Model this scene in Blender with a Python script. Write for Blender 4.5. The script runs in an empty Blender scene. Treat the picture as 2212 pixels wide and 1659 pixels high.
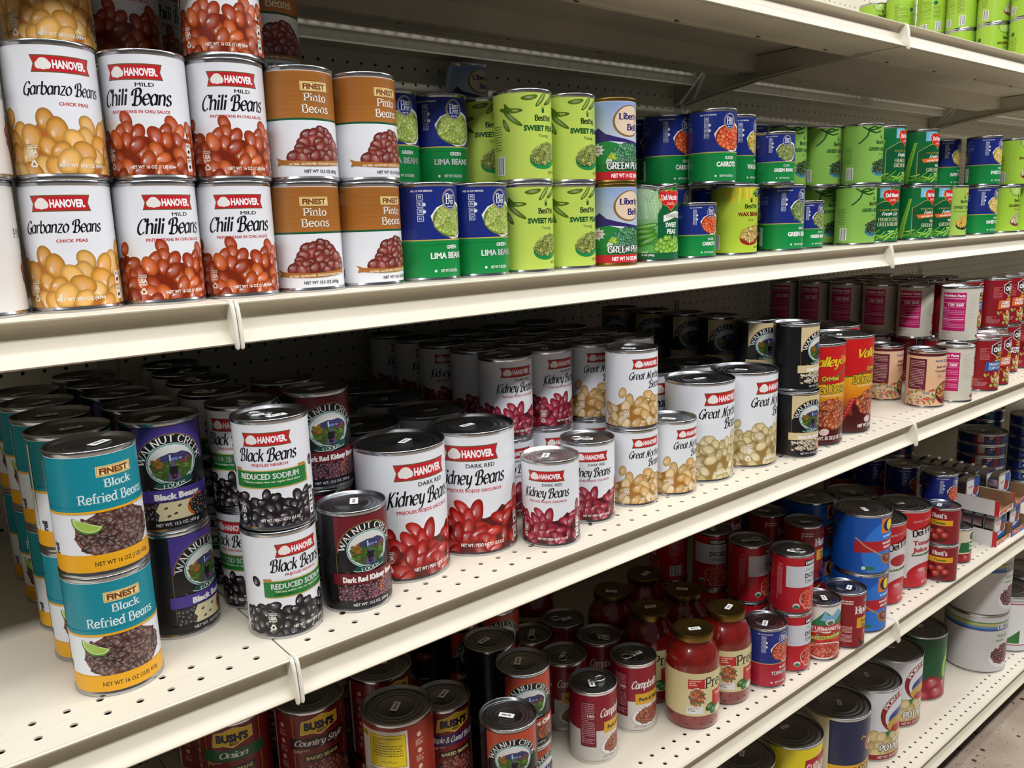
import bpy, bmesh, math, random
import numpy as np
from mathutils import Matrix, Vector
from mathutils.geometry import tessellate_polygon

S = bpy.context.scene
COL = S.collection
MM = 0.001
# ------------------------------------------------------------------ camera
cam_d = bpy.data.cameras.new('camera'); cam = bpy.data.objects.new('camera', cam_d); COL.objects.link(cam)
S.camera = cam
cam_d.sensor_width = 36.0; cam_d.lens = 1768.07 / 2212 * 36.0
cam_d.clip_start = 0.02; cam_d.clip_end = 60
rx = Vector((0.77101447, -0.63600094, -0.03224113))
dn = Vector((-0.14750078, -0.12910294, -0.98059979))
fw = Vector((0.61949997, 0.76081222, -0.19335087))
up = -dn
cam.matrix_world = Matrix(((rx.x, up.x, -fw.x, -0.27358), (rx.y, up.y, -fw.y, -1.22196), (rx.z, up.z, -fw.z, 0.38550), (0, 0, 0, 1)))
# ------------------------------------------------------------------ world, lights, exposure
S.view_settings.view_transform = 'Standard'; S.view_settings.look = 'None'
S.view_settings.gamma = 1.0; S.view_settings.use_curve_mapping = False
S.view_settings.exposure = 0.0
S.cycles.use_denoising = True
S.cycles.max_bounces = 6; S.cycles.diffuse_bounces = 2; S.cycles.glossy_bounces = 3; S.cycles.transmission_bounces = 4
S.cycles.sample_clamp_indirect = 4.0
S.cycles.caustics_reflective = False; S.cycles.caustics_refractive = False
w = bpy.data.worlds.new('store_air'); S.world = w; w.use_nodes = True
w.node_tree.nodes['Background'].inputs[0].default_value = (0.86, 0.93, 1.0, 1)
w.node_tree.nodes['Background'].inputs[1].default_value = 0.08
def strip_light(x, y, z, lx, ly, power, col=(0.98, 0.985, 1.0)):
    d = bpy.data.lights.new('ceiling_lamp', 'AREA'); d.shape = 'RECTANGLE'; d.size = lx; d.size_y = ly
    d.energy = power; d.color = col
    o = bpy.data.objects.new('ceiling_lamp', d); COL.objects.link(o); o.location = (x, y, z)
for lx_ in (-2.4, 0.4, 3.2, 6.0):
    strip_light(lx_, -0.95, 2.25, 2.4, 0.2, 14)
    strip_light(lx_, -1.75, 2.25, 2.4, 0.25, 58)

# ------------------------------------------------------------------ colours and materials
def hx(s):
    s = s.lstrip('#')
    if len(s) == 3: s = ''.join(c * 2 for c in s)
    v = [int(s[i:i + 2], 16) / 255 for i in (0, 2, 4)]
    return tuple(c / 12.92 if c <= .04045 else ((c + .055) / 1.055) ** 2.4 for c in v)
def mul(c, k): return tuple(min(1, x * k) for x in c)
def mix(a, b, t): return tuple(x * (1 - t) + y * t for x, y in zip(a, b))
def mat(name, col, rough=.5, metal=0., noise=None, bump=None, spec=.5, coat=0.):
    m = bpy.data.materials.new(name); m.use_nodes = True; nt = m.node_tree; b = nt.nodes['Principled BSDF']
    b.inputs['Base Color'].default_value = (*col, 1); b.inputs['Roughness'].default_value = rough
    b.inputs['Metallic'].default_value = metal; b.inputs['Specular IOR Level'].default_value = spec
    b.inputs['Coat Weight'].default_value = coat
    tc = nt.nodes.new('ShaderNodeTexCoord')
    if noise:
        sc, amt = noise
        n = nt.nodes.new('ShaderNodeTexNoise'); n.inputs['Scale'].default_value = sc; n.inputs['Detail'].default_value = 5
        nt.links.new(tc.outputs['Object'], n.inputs['Vector'])
        r = nt.nodes.new('ShaderNodeValToRGB'); r.color_ramp.elements[0].position = .35; r.color_ramp.elements[1].position = .7
        r.color_ramp.elements[0].color = (*mul(col, 1 - amt), 1); r.color_ramp.elements[1].color = (*mul(col, 1 + amt * .4), 1)
        nt.links.new(n.outputs['Fac'], r.inputs['Fac']); nt.links.new(r.outputs['Color'], b.inputs['Base Color'])
    if bump:
        sc, st = bump
        n = nt.nodes.new('ShaderNodeTexNoise'); n.inputs['Scale'].default_value = sc; n.inputs['Detail'].default_value = 3
        nt.links.new(tc.outputs['Object'], n.inputs['Vector'])
        bp = nt.nodes.new('ShaderNodeBump'); bp.inputs['Strength'].default_value = st; bp.inputs['Distance'].default_value = .001
        nt.links.new(n.outputs['Fac'], bp.inputs['Height']); nt.links.new(bp.outputs['Normal'], b.inputs['Normal'])
    return m
M = {}
M['cream'] = mat('cream_shelf_paint', hx('e5dcc9'), .42, noise=(6, .06), bump=(40, .05))
M['creamlip'] = mat('cream_price_channel', hx('dcd3bd'), .42, noise=(9, .05))
M['capw'] = mat('cream_end_cap', hx('f4eedd'), .35, noise=(30, .10))
M['peg'] = mat('pegboard_paint', hx('e3dac2'), .5, noise=(4, .05))
M['dark'] = mat('dark_void', hx('1a1714'), .8)
M['under'] = mat('shelf_underside_paint', hx('d9d0bb'), .5, noise=(7, .08))
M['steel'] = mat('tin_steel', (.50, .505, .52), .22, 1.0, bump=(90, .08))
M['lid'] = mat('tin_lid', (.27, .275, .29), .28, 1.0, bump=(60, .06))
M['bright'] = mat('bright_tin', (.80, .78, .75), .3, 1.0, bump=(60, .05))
M['gold'] = mat('gold_lid', hx('8a7038'), .35, 1.0)
M['sticker'] = mat('price_sticker_paper', hx('f4f4f2'), .6)
M['ink'] = mat('price_ink', hx('33343c'), .6)
M['card'] = mat('brown_cardboard', hx('8d6a48'), .8, noise=(30, .12))
M['sauce'] = mat('tomato_sauce', hx('85190f'), .25, noise=(60, .35), coat=1.0)
M['kick'] = mat('shadow_black_kick_plate', hx('141414'), .6)  # black shadow under the bottom lip, put into the plate's colour

# printed paper: flat ink colours stored per corner, true round normal, slight paper ripple
def paper(name, rough, flat=False):
    m = bpy.data.materials.new(name); m.use_nodes = True; nt = m.node_tree; b = nt.nodes['Principled BSDF']
    at = nt.nodes.new('ShaderNodeAttribute'); at.attribute_name = 'ink'
    nt.links.new(at.outputs['Color'], b.inputs['Base Color']); b.inputs['Roughness'].default_value = rough
    b.inputs['Specular IOR Level'].default_value = .45
    if flat: return m
    tc = nt.nodes.new('ShaderNodeTexCoord'); sp = nt.nodes.new('ShaderNodeVectorMath'); sp.operation = 'MULTIPLY'
    sp.inputs[1].default_value = (1, 1, 0); nt.links.new(tc.outputs['Object'], sp.inputs[0])
    no = nt.nodes.new('ShaderNodeVectorMath'); no.operation = 'NORMALIZE'; nt.links.new(sp.outputs[0], no.inputs[0])
    vt = nt.nodes.new('ShaderNodeVectorTransform'); vt.vector_type = 'NORMAL'; vt.convert_from = 'OBJECT'; vt.convert_to = 'WORLD'
    nt.links.new(no.outputs[0], vt.inputs[0])
    mp = nt.nodes.new('ShaderNodeMapping'); mp.inputs['Scale'].default_value = (28, 28, 70); nt.links.new(tc.outputs['Object'], mp.inputs[0])
    oi = nt.nodes.new('ShaderNodeObjectInfo')
    n = nt.nodes.new('ShaderNodeTexNoise'); n.noise_dimensions = '4D'; n.inputs['Scale'].default_value = 1; n.inputs['Detail'].default_value = 2.5
    ml = nt.nodes.new('ShaderNodeMath'); ml.operation = 'MULTIPLY'; ml.inputs[1].default_value = 40
    nt.links.new(oi.outputs['Random'], ml.inputs[0]); nt.links.new(ml.outputs[0], n.inputs['W'])
    nt.links.new(mp.outputs[0], n.inputs['Vector'])
    bp = nt.nodes.new('ShaderNodeBump'); bp.inputs['Strength'].default_value = .35; bp.inputs['Distance'].default_value = .0012
    nt.links.new(n.outputs['Fac'], bp.inputs['Height']); nt.links.new(vt.outputs[0], bp.inputs['Normal'])
    nt.links.new(bp.outputs['Normal'], b.inputs['Normal'])
    return m
M['paper'] = paper('printed_paper', .33); M['print'] = paper('printed_card', .45, True)

# ------------------------------------------------------------------ mesh helpers (millimetres in, metres out)
class MB:
    def __init__(s): s.v = []; s.f = []; s.m = []
    def add(s, vs, fs, mi=0):
        n = len(s.v); s.v += vs; s.f += [tuple(n + i for i in f) for f in fs]; s.m += [mi] * len(fs)
    def box(s, x0, x1, y0, y1, z0, z1, mi=0):
        s.add([(x, y, z) for z in (z0, z1) for y in (y0, y1) for x in (x0, x1)],
              [(0, 2, 3, 1), (4, 5, 7, 6), (0, 1, 5, 4), (2, 6, 7, 3), (0, 4, 6, 2), (1, 3, 7, 5)], mi)
    def prism_x(s, prof, x0, x1, mi=0, caps=True):     # prof: closed (y,z) loop
        n = len(prof); s.add([(x0, y, z) for y, z in prof] + [(x1, y, z) for y, z in prof],
              [(i, (i + 1) % n, n + (i + 1) % n, n + i) for i in range(n)] + ([tuple(range(n))[::-1], tuple(range(n, 2 * n))] if caps else []), mi)
    def lathe(s, prof, seg=72, mi=0, cx=0, cy=0):
        n = len(prof); vs = []; fs = []
        for j in range(seg):
            a = 2 * math.pi * j / seg; c, d = math.sin(a), -math.cos(a)
            vs += [(cx + r * c, cy + r * d, z) for r, z in prof]
        for j in range(seg):
            k = (j + 1) % seg
            for i in range(n - 1):
                if prof[i][0] == 0 and prof[i + 1][0] == 0: continue
                fs.append((j * n + i, k * n + i, k * n + i + 1, j * n + i + 1))
        s.add(vs, fs, mi)
    def tube(s, pts, r, seg=8, mi=0, closed=False):
        P = [Vector(p) for p in pts]; n = len(P); vs = []; fs = []
        for i, p in enumerate(P):
            a = P[(i - 1) % n] if (i or closed) else p; b = P[(i + 1) % n] if (i < n - 1 or closed) else p
            t = (b - a).normalized(); q = Vector((0, 0, 1)) if abs(t.z) < .9 else Vector((1, 0, 0))
            u = t.cross(q).normalized(); v = t.cross(u)
            for k in range(seg):
                g = 2 * math.pi * k / seg; vs.append(tuple(p + u * (r * math.cos(g)) + v * (r * math.sin(g))))
        for i in range(n if closed else n - 1):
            j = (i + 1) % n
            for k in range(seg):
                l = (k + 1) % seg; fs.append((i * seg + k, i * seg + l, j * seg + l, j * seg + k))
        s.add(vs, fs, mi)
    def mesh(s, name, mats, smooth=False, merge=0):
        me = bpy.data.meshes.new(name); me.from_pydata([(x * MM, y * MM, z * MM) for x, y, z in s.v], [], s.f)
        for m in mats: me.materials.append(m)
        me.polygons.foreach_set('material_index', s.m)
        if merge:
            bm = bmesh.new(); bm.from_mesh(me); bmesh.ops.remove_doubles(bm, verts=bm.verts, dist=merge)
            bmesh.ops.recalc_face_normals(bm, faces=bm.faces); bm.to_mesh(me); bm.free()
        if smooth is True: me.shade_smooth()
        elif smooth:
            me.shade_smooth(); me.set_sharp_from_angle(angle=math.radians(smooth))
        me.update(); return me
def obj(name, me, parent=None, loc=(0, 0, 0), rz=0):
    o = bpy.data.objects.new(name, me); COL.objects.link(o); o.location = [c * MM for c in loc]; o.rotation_euler = (0, 0, rz)
    if parent: o.parent = parent
    return o
def tag(o, label, cat, group=None, kind=None):
    o['label'] = label; o['category'] = cat
    if group: o['group'] = group
    if kind: o['kind'] = kind
    return o
# ------------------------------------------------------------------ lettering drawn with a pen (serif, slab and italic hands)
GL = {
'a':'4.7|c 3.9,3.9 2.2,5 .6,3.3 .6,1.5 1.9,0 3.9,1.5|l 3.9,5 3.9,0','b':'4.8|l .8,7.5 .8,0|c .8,3.8 2.5,5 4.2,3.5 4.2,1.4 2.6,0 .8,1',
'c':'4.3|c 3.9,4.1 2.4,5 .6,3.6 .6,1.4 2.3,0 4,1','d':'4.9|c 3.9,3.9 2.2,5 .5,3.2 .5,1.5 1.8,0 3.9,1.3|l 3.9,7.5 3.9,0',
'e':'4.4|c .7,2.6 3.8,2.9 3.7,4.2 2.2,5 .6,3.6 .6,1.4 2.2,0 4,1.1','f':'3|c 3.3,7 2.3,7.5 1.4,6.5 1.3,5.5|l 1.3,6 1.3,0|l .1,5 2.7,5',
'g':'4.8|c 3.9,3.9 2.2,5 .5,3.4 .6,1.6 2,.5 3.9,1.8|c 3.9,5 3.9,0 3.4,-1.8 1.8,-2.2 .5,-1.5','h':'4.9|l .8,7.5 .8,0|c .8,3.6 2.4,5 3.8,4.3 4,2.5|l 4,3 4,0',
'i':'2.1|l 1,5 1,0|d 1,6.7','j':'2.2|c 1.2,5 1.2,0 .9,-1.6 -.3,-2.1|d 1.2,6.7','k':'4.6|l .8,7.5 .8,0|l 3.9,5 .9,2.2|l 1.9,3.1 4.2,0',
'l':'2.1|l 1,7.5 1,0','m':'7.4|l .8,5 .8,0|c .8,3.7 2.1,5 3.4,4.5 3.7,2.6|l 3.7,3 3.7,0|c 3.7,3.7 5,5 6.4,4.5 6.6,2.6|l 6.6,3 6.6,0',
'n':'4.9|l .8,5 .8,0|c .8,3.6 2.4,5 3.8,4.3 4,2.5|l 4,3 4,0','o':'4.7|c 2.3,5 .6,3.7 .6,1.3 2.3,0 4.1,1.3 4.1,3.7 2.3,5 2.2,5',
'p':'4.8|l .8,5 .8,-2.2|c .8,3.8 2.5,5 4.2,3.5 4.2,1.4 2.6,0 .8,1','r':'3.5|l .8,5 .8,0|c .8,3.4 1.8,4.9 3.4,4.7','s':'3.9|c 3.3,4.2 2,5 .7,4 1.5,2.8 3.2,1.9 3.2,.7 1.7,0 .4,.9',
't':'3|c 1.3,6.8 1.3,1.5 1.7,.2 2.9,.5|l .1,5 2.7,5','u':'4.9|c .8,5 .8,1.6 2,0 4,1.6|l 4,5 4,0','v':'4.5|l .3,5 2.2,0|l 2.2,0 4.2,5','w':'6.6|l .3,5 1.9,0|l 1.9,0 3.3,4.6|l 3.3,4.6 4.8,0|l 4.8,0 6.3,5',
'y':'4.6|l .4,5 2.4,.3|c 4.3,5 2.3,0 1.5,-1.8 .2,-2.1','z':'4.2|l .5,5 3.8,5|l 3.8,5 .4,0|l .4,0 3.9,0','A':'6.2|l .3,0 3.1,7|l 3.1,7 5.9,0|l 1.4,2.4 4.8,2.4',
'B':'5.6|l 1,7 1,0|c 1,7 3.8,7 4.3,5.3 3.5,3.8 1.2,3.8|c 1.2,3.8 4.2,3.7 5,2 4,.1 1,0','C':'6|c 5.5,5.6 3.6,7.1 1,5.8 .7,1.8 3.2,-.1 5.6,1.4','D':'6.3|l 1,7 1,0|c 1,7 4.4,7 5.7,4.8 5.6,1.9 4.1,0 1,0',
'E':'5.2|l 1,7 1,0|l 1,7 4.6,7|l 1,3.6 3.8,3.6|l 1,0 4.8,0','F':'5|l 1,7 1,0|l 1,7 4.6,7|l 1,3.5 3.8,3.5','G':'6.4|c 5.6,5.7 3.6,7.1 1,5.8 .7,1.8 3.2,-.1 5.6,.9|l 5.6,3 5.6,.3|l 3.7,3 5.8,3',
'H':'6.4|l 1,7 1,0|l 5.4,7 5.4,0|l 1,3.6 5.4,3.6','I':'2.6|l 1.3,7 1.3,0','K':'6|l 1,7 1,0|l 5.2,7 1.2,3|l 2.3,4 5.6,0','L':'5|l 1,7 1,0|l 1,0 4.7,0','M':'7.6|l 1,0 1,7|l 1,7 3.8,1|l 3.8,1 6.6,7|l 6.6,7 6.6,0',
'N':'6.6|l 1,0 1,7|l 1,7 5.6,0|l 5.6,0 5.6,7','O':'6.6|c 3.3,7.1 .9,5.4 .9,1.6 3.3,-.1 5.7,1.6 5.7,5.4 3.3,7.1 3.2,7.1','Q':'6.6|c 3.3,7.1 .9,5.4 .9,1.6 3.3,-.1 5.7,1.6 5.7,5.4 3.3,7.1 3.2,7.1|l 3.4,1.6 6,-1','P':'5.4|l 1,7 1,0|c 1,7 4.2,7 4.8,5.2 3.8,3.3 1,3.3','R':'5.9|l 1,7 1,0|c 1,7 4.2,7 4.8,5.3 3.8,3.6 1,3.6|l 2.9,3.6 5.5,0',
'S':'5|c 4.4,5.8 2.6,7.1 .9,5.8 1.6,4 3.9,2.9 4.2,1.3 2.4,-.1 .6,1.1','T':'5.6|l 2.8,7 2.8,0|l .3,7 5.3,7','U':'6.4|c 1,7 1,2 3.2,-.1 5.4,2 5.4,7','V':'6|l .3,7 3,0|l 3,0 5.7,7','W':'8.4|l .3,7 2.3,0|l 2.3,0 4.2,6.4|l 4.2,6.4 6.1,0|l 6.1,0 8.1,7',
'Y':'5.8|l .3,7 2.9,3.3|l 5.5,7 2.9,3.3|l 2.9,3.5 2.9,0',"'":'1.6|l .9,7.3 .7,5.6','&':'6|c 5.2,2.8 3.6,.2 1.2,.3 1,2.4 3.6,4.4 3.4,6.4 1.8,6.6 1.6,5 5.4,0'}
SW = {'B':'6.4|l 2.2,7 2,0|c .3,4.2 .1,5.8 1.4,7.2 4,7.4 5,5.8 4,4 2.3,3.8|c 2.3,3.8 4.8,3.8 5.6,1.9 4.4,0 1.6,-.1 .8,.6','K':'5.8|c 2.6,7.2 1.7,6.6 1.6,4 1.3,-.6 .3,-1.8|c 5.4,7.2 4.4,6.8 2.6,4.2 1.8,3.6|c 2,3.8 3.4,1.5 4.4,0 5.6,.3',
'C':'5.4|c 5,5.7 4.6,7.1 2.6,6.8 .8,4 .9,1.2 2.8,-.1 4.8,1.2','G':'5.6|c 5,5.7 4.6,7.1 2.6,6.8 .8,4 .9,1.2 2.8,-.1 4.6,1.2 4.7,3|c 3,3 5,3.2 4.7,1 4,-1','N':'7|c .2,.6 1,0 1.8,2 2.2,7|l 2.2,7 4.8,0|c 4.8,0 5.2,5 6,7.4 7,7','y':'4.6|c .3,4.4 1.2,5 1.3,2 2.2,.2 3.8,1.6|c 4.2,5 3.8,0 2.6,-2.2 1,-2.4'}
def catmull(P, n=5):
    out = []
    for i in range(len(P) - 1):
        p0 = P[max(0, i - 1)]; p1 = P[i]; p2 = P[i + 1]; p3 = P[min(len(P) - 1, i + 2)]
        for k in range(n):
            t = k / n
            out.append(tuple(.5 * ((2 * b) + (-a + c) * t + (2 * a - 5 * b + 4 * c - d) * t * t + (-a + 3 * b - 3 * c + d) * t ** 3) for a, b, c, d in zip(p0, p1, p2, p3)))
    return out + [P[-1]]
HANDS = {'slab': (.75, 1.15, .55, 0), 'serif': (.45, 1.15, .32, 0), 'heavy': (.95, 1.9, .6, 0), 'script': (.34, 1.35, 0, .27), 'scriptb': (.6, 1.5, 0, .3)}
_pen = {}
def pen(s, hand):
    key = (s, hand)
    if key in _pen: return _pen[key]
    wmin, wmax, serif, slant = HANDS[hand]; T = []; x0 = 0
    q = lambda a, b, c, d: T.extend([(a, b, c), (a, c, d)])
    for ch in s:
        if ch == ' ': x0 += 2.6; continue
        g = SW.get(ch) if slant and ch in SW else GL.get(ch)
        if g is None: x0 += 3; continue
        parts = g.split('|')
        for st in parts[1:]:
            k = st[0]; P = [tuple(float(c) for c in t.split(',')) for t in st[2:].split()]
            if k == 'd':
                x, y = P[0]; r = wmax * .62
                c = [(x0 + x + r * math.cos(a * math.pi / 4), y + r * math.sin(a * math.pi / 4)) for a in range(8)]
                for i in range(1, 7): T.append((c[0], c[i], c[i + 1]))
                continue
            if k == 'c': P = catmull(P)
            L = []
            for i in range(len(P)):
                a = P[max(0, i - 1)]; b = P[min(len(P) - 1, i + 1)]; dx, dy = b[0] - a[0], b[1] - a[1]; d = math.hypot(dx, dy) or 1
                if slant: ww = wmin + (wmax - wmin) * abs(dx * .35 - dy) / d * (.35 if k == 'c' and i in (0, len(P) - 1) else 1)
                else: ww = wmin + (wmax - wmin) * (abs(dy) / d) ** 1.5
                if not slant and k == 'l' and dx > .5 and dy > 1: ww = wmin + (wmax - wmin) * .35
                nx, ny = -dy / d * ww / 2, dx / d * ww / 2
                L.append(((x0 + P[i][0] + nx, P[i][1] + ny), (x0 + P[i][0] - nx, P[i][1] - ny)))
            for i in range(len(L) - 1): q(L[i][1], L[i + 1][1], L[i + 1][0], L[i][0])
            if serif and k == 'l' and abs(P[0][1] - P[1][1]) > 1.5:
                for (px, py) in (P[0], P[1]):
                    if py in (0, 5, 7, 7.5, -2.2):
                        h = serif if py <= 0 else -serif; wd = wmax * .5 + .75
                        q((x0 + px - wd, py), (x0 + px + wd, py), (x0 + px + wd, py + h), (x0 + px - wd, py + h))
        x0 += float(parts[0]) + (.0 if slant else .45)
    A = np.array(T, float); A[..., 0] += A[..., 1] * slant; A /= 7.0
    A[..., 0] -= A[..., 0].min(); _pen[key] = A; return A
# sans lettering from Blender's built-in font
_sans = {}
def sans(s, bold=0., shear=0.):
    key = (s, bold, shear)
    if key in _sans: return _sans[key]
    if bold > 0 and 'M' in s:                # the font's own offset breaks the M: thicken it by overprinting
        A = sans(s, 0., shear); b = bold * 1.2
        A = np.concatenate([A, A + (b, 0), A + (b * 2, 0), A + (b, b * .6), A + (b, -b * .6)]); _sans[key] = A; return A
    cu = bpy.data.curves.new('t', 'FONT'); cu.body = s; cu.size = 1; cu.resolution_u = 2; cu.offset = bold; cu.shear = shear; cu.fill_mode = 'FRONT'
    o = bpy.data.objects.new('t', cu); COL.objects.link(o)
    dg = bpy.context.evaluated_depsgraph_get(); dg.update(); me = o.evaluated_get(dg).to_mesh(); me.calc_loop_triangles()
    n = len(me.vertices); co = np.empty(n * 3); me.vertices.foreach_get('co', co); co = co.reshape(-1, 3)[:, :2]
    t = np.empty(len(me.loop_triangles) * 3, int); me.loop_triangles.foreach_get('vertices', t)
    A = co[t].reshape(-1, 3, 2) / .73; A[..., 0] -= A[..., 0].min() if len(A) else 0
    o.evaluated_get(dg).to_mesh_clear(); bpy.data.objects.remove(o); bpy.data.curves.remove(cu)
    _sans[key] = A; return A

# ------------------------------------------------------------------ printed artwork in flat millimetres
class Art:
    def __init__(s, R, H, base):
        s.R = R; s.H = H; s.W = 2 * math.pi * R; s.T = []; s.C = []; s.L = []; s.lay = 0; s.base = hx(base)
    def tri(s, A, col, step=1):
        A = np.asarray(A, float).reshape(-1, 3, 2)
        if not len(A): return
        c = np.asarray(col, float)
        if c.ndim == 1: c = np.broadcast_to(c, (len(A), 3, 3))
        s.lay += step; s.T.append(A); s.C.append(c); s.L.append(np.full(len(A), s.lay))
    def rect(s, x0, y0, x1, y1, c): s.tri([((x0, y0), (x1, y0), (x1, y1)), ((x0, y0), (x1, y1), (x0, y1))], hx(c))
    def grad(s, x0, y0, x1, y1, c0, c1):      # printed two-tone blend, c0 below, c1 above
        a, b = hx(c0), hx(c1)
        s.tri([((x0, y0), (x1, y0), (x1, y1)), ((x0, y0), (x1, y1), (x0, y1))], [(a, a, b), (a, b, b)])
    def poly(s, P, c):
        t = tessellate_polygon([[Vector((x, y, 0)) for x, y in P]])
        s.tri([[P[i] for i in f] for f in t], hx(c) if isinstance(c, str) else c)
    def band(s, pts, w, c):                    # stroke along a line
        P = pts; T = []
        for i in range(len(P) - 1):
            dx, dy = P[i + 1][0] - P[i][0], P[i + 1][1] - P[i][1]; d = math.hypot(dx, dy) or 1; nx, ny = -dy / d * w / 2, dx / d * w / 2
            a, b = P[i], P[i + 1]; q = [(a[0] - nx, a[1] - ny), (b[0] - nx, b[1] - ny), (b[0] + nx, b[1] + ny), (a[0] + nx, a[1] + ny)]
            T += [(q[0], q[1], q[2]), (q[0], q[2], q[3])]
        s.tri(T, hx(c) if isinstance(c, str) else c)
    def ell(s, x, y, a, b, c, n=28, rot=0, a0=0, a1=360):
        r = math.radians(rot); P = []
        for i in range(n + 1):
            g = math.radians(a0 + (a1 - a0) * i / n); u, v = a * math.cos(g), b * math.sin(g)
            P.append((x + u * math.cos(r) - v * math.sin(r), y + u * math.sin(r) + v * math.cos(r)))
        s.tri([((x, y), P[i], P[i + 1]) for i in range(n)], hx(c) if isinstance(c, str) else c)
    def blob(s, x, y, a, b, col, rot=0, bend=0, n=12, hl=.5, lo=.5, step=.25):
        r = math.radians(rot); cr, sr = math.cos(r), math.sin(r)
        def pt(u, v): v = v + bend * (u * u / a - a * .4); return (x + u * cr - v * sr, y + u * sr + v * cr)
        c0 = mix(col, (1, 1, 1), .2); c1 = col; c2 = mul(col, lo); T = []; K = []
        ring = lambda k: [pt(a * k * math.cos(2 * math.pi * i / n), b * k * math.sin(2 * math.pi * i / n)) for i in range(n)]
        ce = pt(0, b * .2); A, B = ring(.62), ring(1)
        for i in range(n):
            j = (i + 1) % n; T += [(ce, A[i], A[j]), (A[i], B[i], B[j]), (A[i], B[j], A[j])]; K += [(c0, c1, c1), (c1, c2, c2), (c1, c2, c1)]
        s.tri(T, K, step)
        if hl > 0:
            hx_, hy_ = -a * .2, b * .42; w, h = a * .28, b * .15
            ce = pt(hx_, hy_); P = [pt(hx_ + w * math.cos(g * math.pi / 5), hy_ + h * 1.3 * math.sin(g * math.pi / 5)) for g in range(10)]; h1 = mix(col, (1, 1, 1), hl); h0 = mix(col, (1, 1, 1), .2)
            s.tri([(ce, P[i], P[(i + 1) % 10]) for i in range(10)], [(h1, h0, h0)] * 10, .1)
    def fit(s, A, cx, y, w, h, c, rot=0, arc=None, align='c', outline=None):
        A = A.copy(); sw = A[..., 0].max() or 1; A[..., 0] *= w / sw; A[..., 1] *= h
        if arc:                                  # text on a circle of radius arc centred below (arc>0)
            A[..., 0] -= w / 2; g = A[..., 0] / arc; rr = arc + A[..., 1]; A = np.stack([cx + rr * np.sin(g), y - arc + rr * np.cos(g)], -1)
        else:
            A[..., 0] -= {'c': w / 2, 'l': 0, 'r': w}[align]
            if rot:
                r = math.radians(rot); A = np.stack([A[..., 0] * math.cos(r) - A[..., 1] * math.sin(r), A[..., 0] * math.sin(r) + A[..., 1] * math.cos(r)], -1)
            A = A + np.array([cx, y])
        if outline:
            oc, ow = outline
            for k in range(6): s.tri(A + ow * np.array([math.cos(k * math.pi / 3), math.sin(k * math.pi / 3)]), hx(oc), .06)
        s.tri(A, hx(c) if isinstance(c, str) else c)
    def text(s, t, cx, y, w, h, c, bold=.02, shear=0, **k): s.fit(sans(t, bold, shear), cx, y, w, h, c, **k)
    def penned(s, t, hand, cx, y, w, h, c, **k): s.fit(pen(t, hand), cx, y, w, h, c, **k)
    def greek(s, x0, y0, x1, y1, c, pitch=2.2, t=.8, seed=1):      # unreadably small print
        R = random.Random(seed); T = []; y = y1
        while y > y0 + t:
            x = x0
            while x < x1 - 1:
                w = min(R.uniform(1.5, 5), x1 - x); T += [((x, y - t), (x + w, y - t), (x + w, y)), ((x, y - t), (x + w, y), (x, y))]; x += w + .8
                if R.random() < .04: break
            y -= pitch
        s.tri(T, hx(c))
    def barcode(s, x0, y0, x1, y1, c='222', bg='f4f4f0', seed=3):
        if bg: s.rect(x0 - 1, y0 - 1, x1 + 1, y1 + 1, bg)
        R = random.Random(seed); x = x0; T = []
        while x < x1 - .6:
            w = R.choice((.4, .4, .8, 1.2)); T += [((x, y0), (x + w, y0), (x + w, y1)), ((x, y0), (x + w, y1), (x, y1))]; x += w + R.choice((.4, .7, 1))
        s.tri(T, hx(c))
    def pile(s, inside, x0, y0, x1, y1, a, b, cols, n, seed=1, bend=0, hl=.55, lo=.5, rots=(0, 180), seg=12, jit=.25):
        R = random.Random(seed); P = []; tr = 0
        dmin = b * 1.15
        while len(P) < n and tr < n * 60:
            tr += 1; x, y = R.uniform(x0, x1), R.uniform(y0, y1)
            if inside(x, y) and all((x - p) ** 2 + (y - q) ** 2 > dmin * dmin for p, q in P): P.append((x, y))
        P.sort(key=lambda p: -p[1] + R.uniform(-b, b))
        for x, y in P:
            k = 1 + R.uniform(-jit, jit) * .6; c = hx(R.choice(cols)); c = mul(c, R.uniform(.8, 1.12))
            s.blob(x, y, a * k, b * k, c, R.uniform(*rots), bend * R.choice((-1, 1)), seg, hl, lo)
    def build(s, z0, Rsurf, name='label', seg=72, pad=0.12, rows=0):
        # wrap the flat artwork round the can: triangles are cut at the facet edges so they lie on the paper exactly
        R0 = Rsurf + pad; fwid = s.W / seg; H = s.H
        xs = (np.arange(seg + 1) - seg / 2) * fwid
        T = [np.array([((xs[i], 0), (xs[i + 1], 0), (xs[i + 1], H)) for i in range(seg)] + [((xs[i], 0), (xs[i + 1], H), (xs[i], H)) for i in range(seg)])]
        C = [np.broadcast_to(np.array(s.base), (seg * 2, 3, 3))]; L = [np.zeros(seg * 2)]
        T += s.T; C += s.C; L += s.L
        T = np.concatenate(T); C = np.concatenate(C).copy(); L = np.concatenate(L)
        T[..., 1] = np.clip(T[..., 1], 0, H)
        ar = (T[:, 1, 0] - T[:, 0, 0]) * (T[:, 2, 1] - T[:, 0, 1]) - (T[:, 1, 1] - T[:, 0, 1]) * (T[:, 2, 0] - T[:, 0, 0])
        fl = ar < 0; T[fl] = T[fl][:, ::-1]; C[fl] = C[fl][:, ::-1]; ok = np.abs(ar) > 1e-5; T, C, L = T[ok], C[ok], L[ok]
        F = T[..., 0] / fwid; lo = np.floor(F.min(1) + 1e-6); hi = np.ceil(F.max(1) - 1e-6)
        one = hi - lo <= 1
        V = [T[one]]; K = [C[one]]; LL = [L[one]]; SS = [lo[one]]
        pv, pc, pl, ps = [], [], [], []
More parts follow.
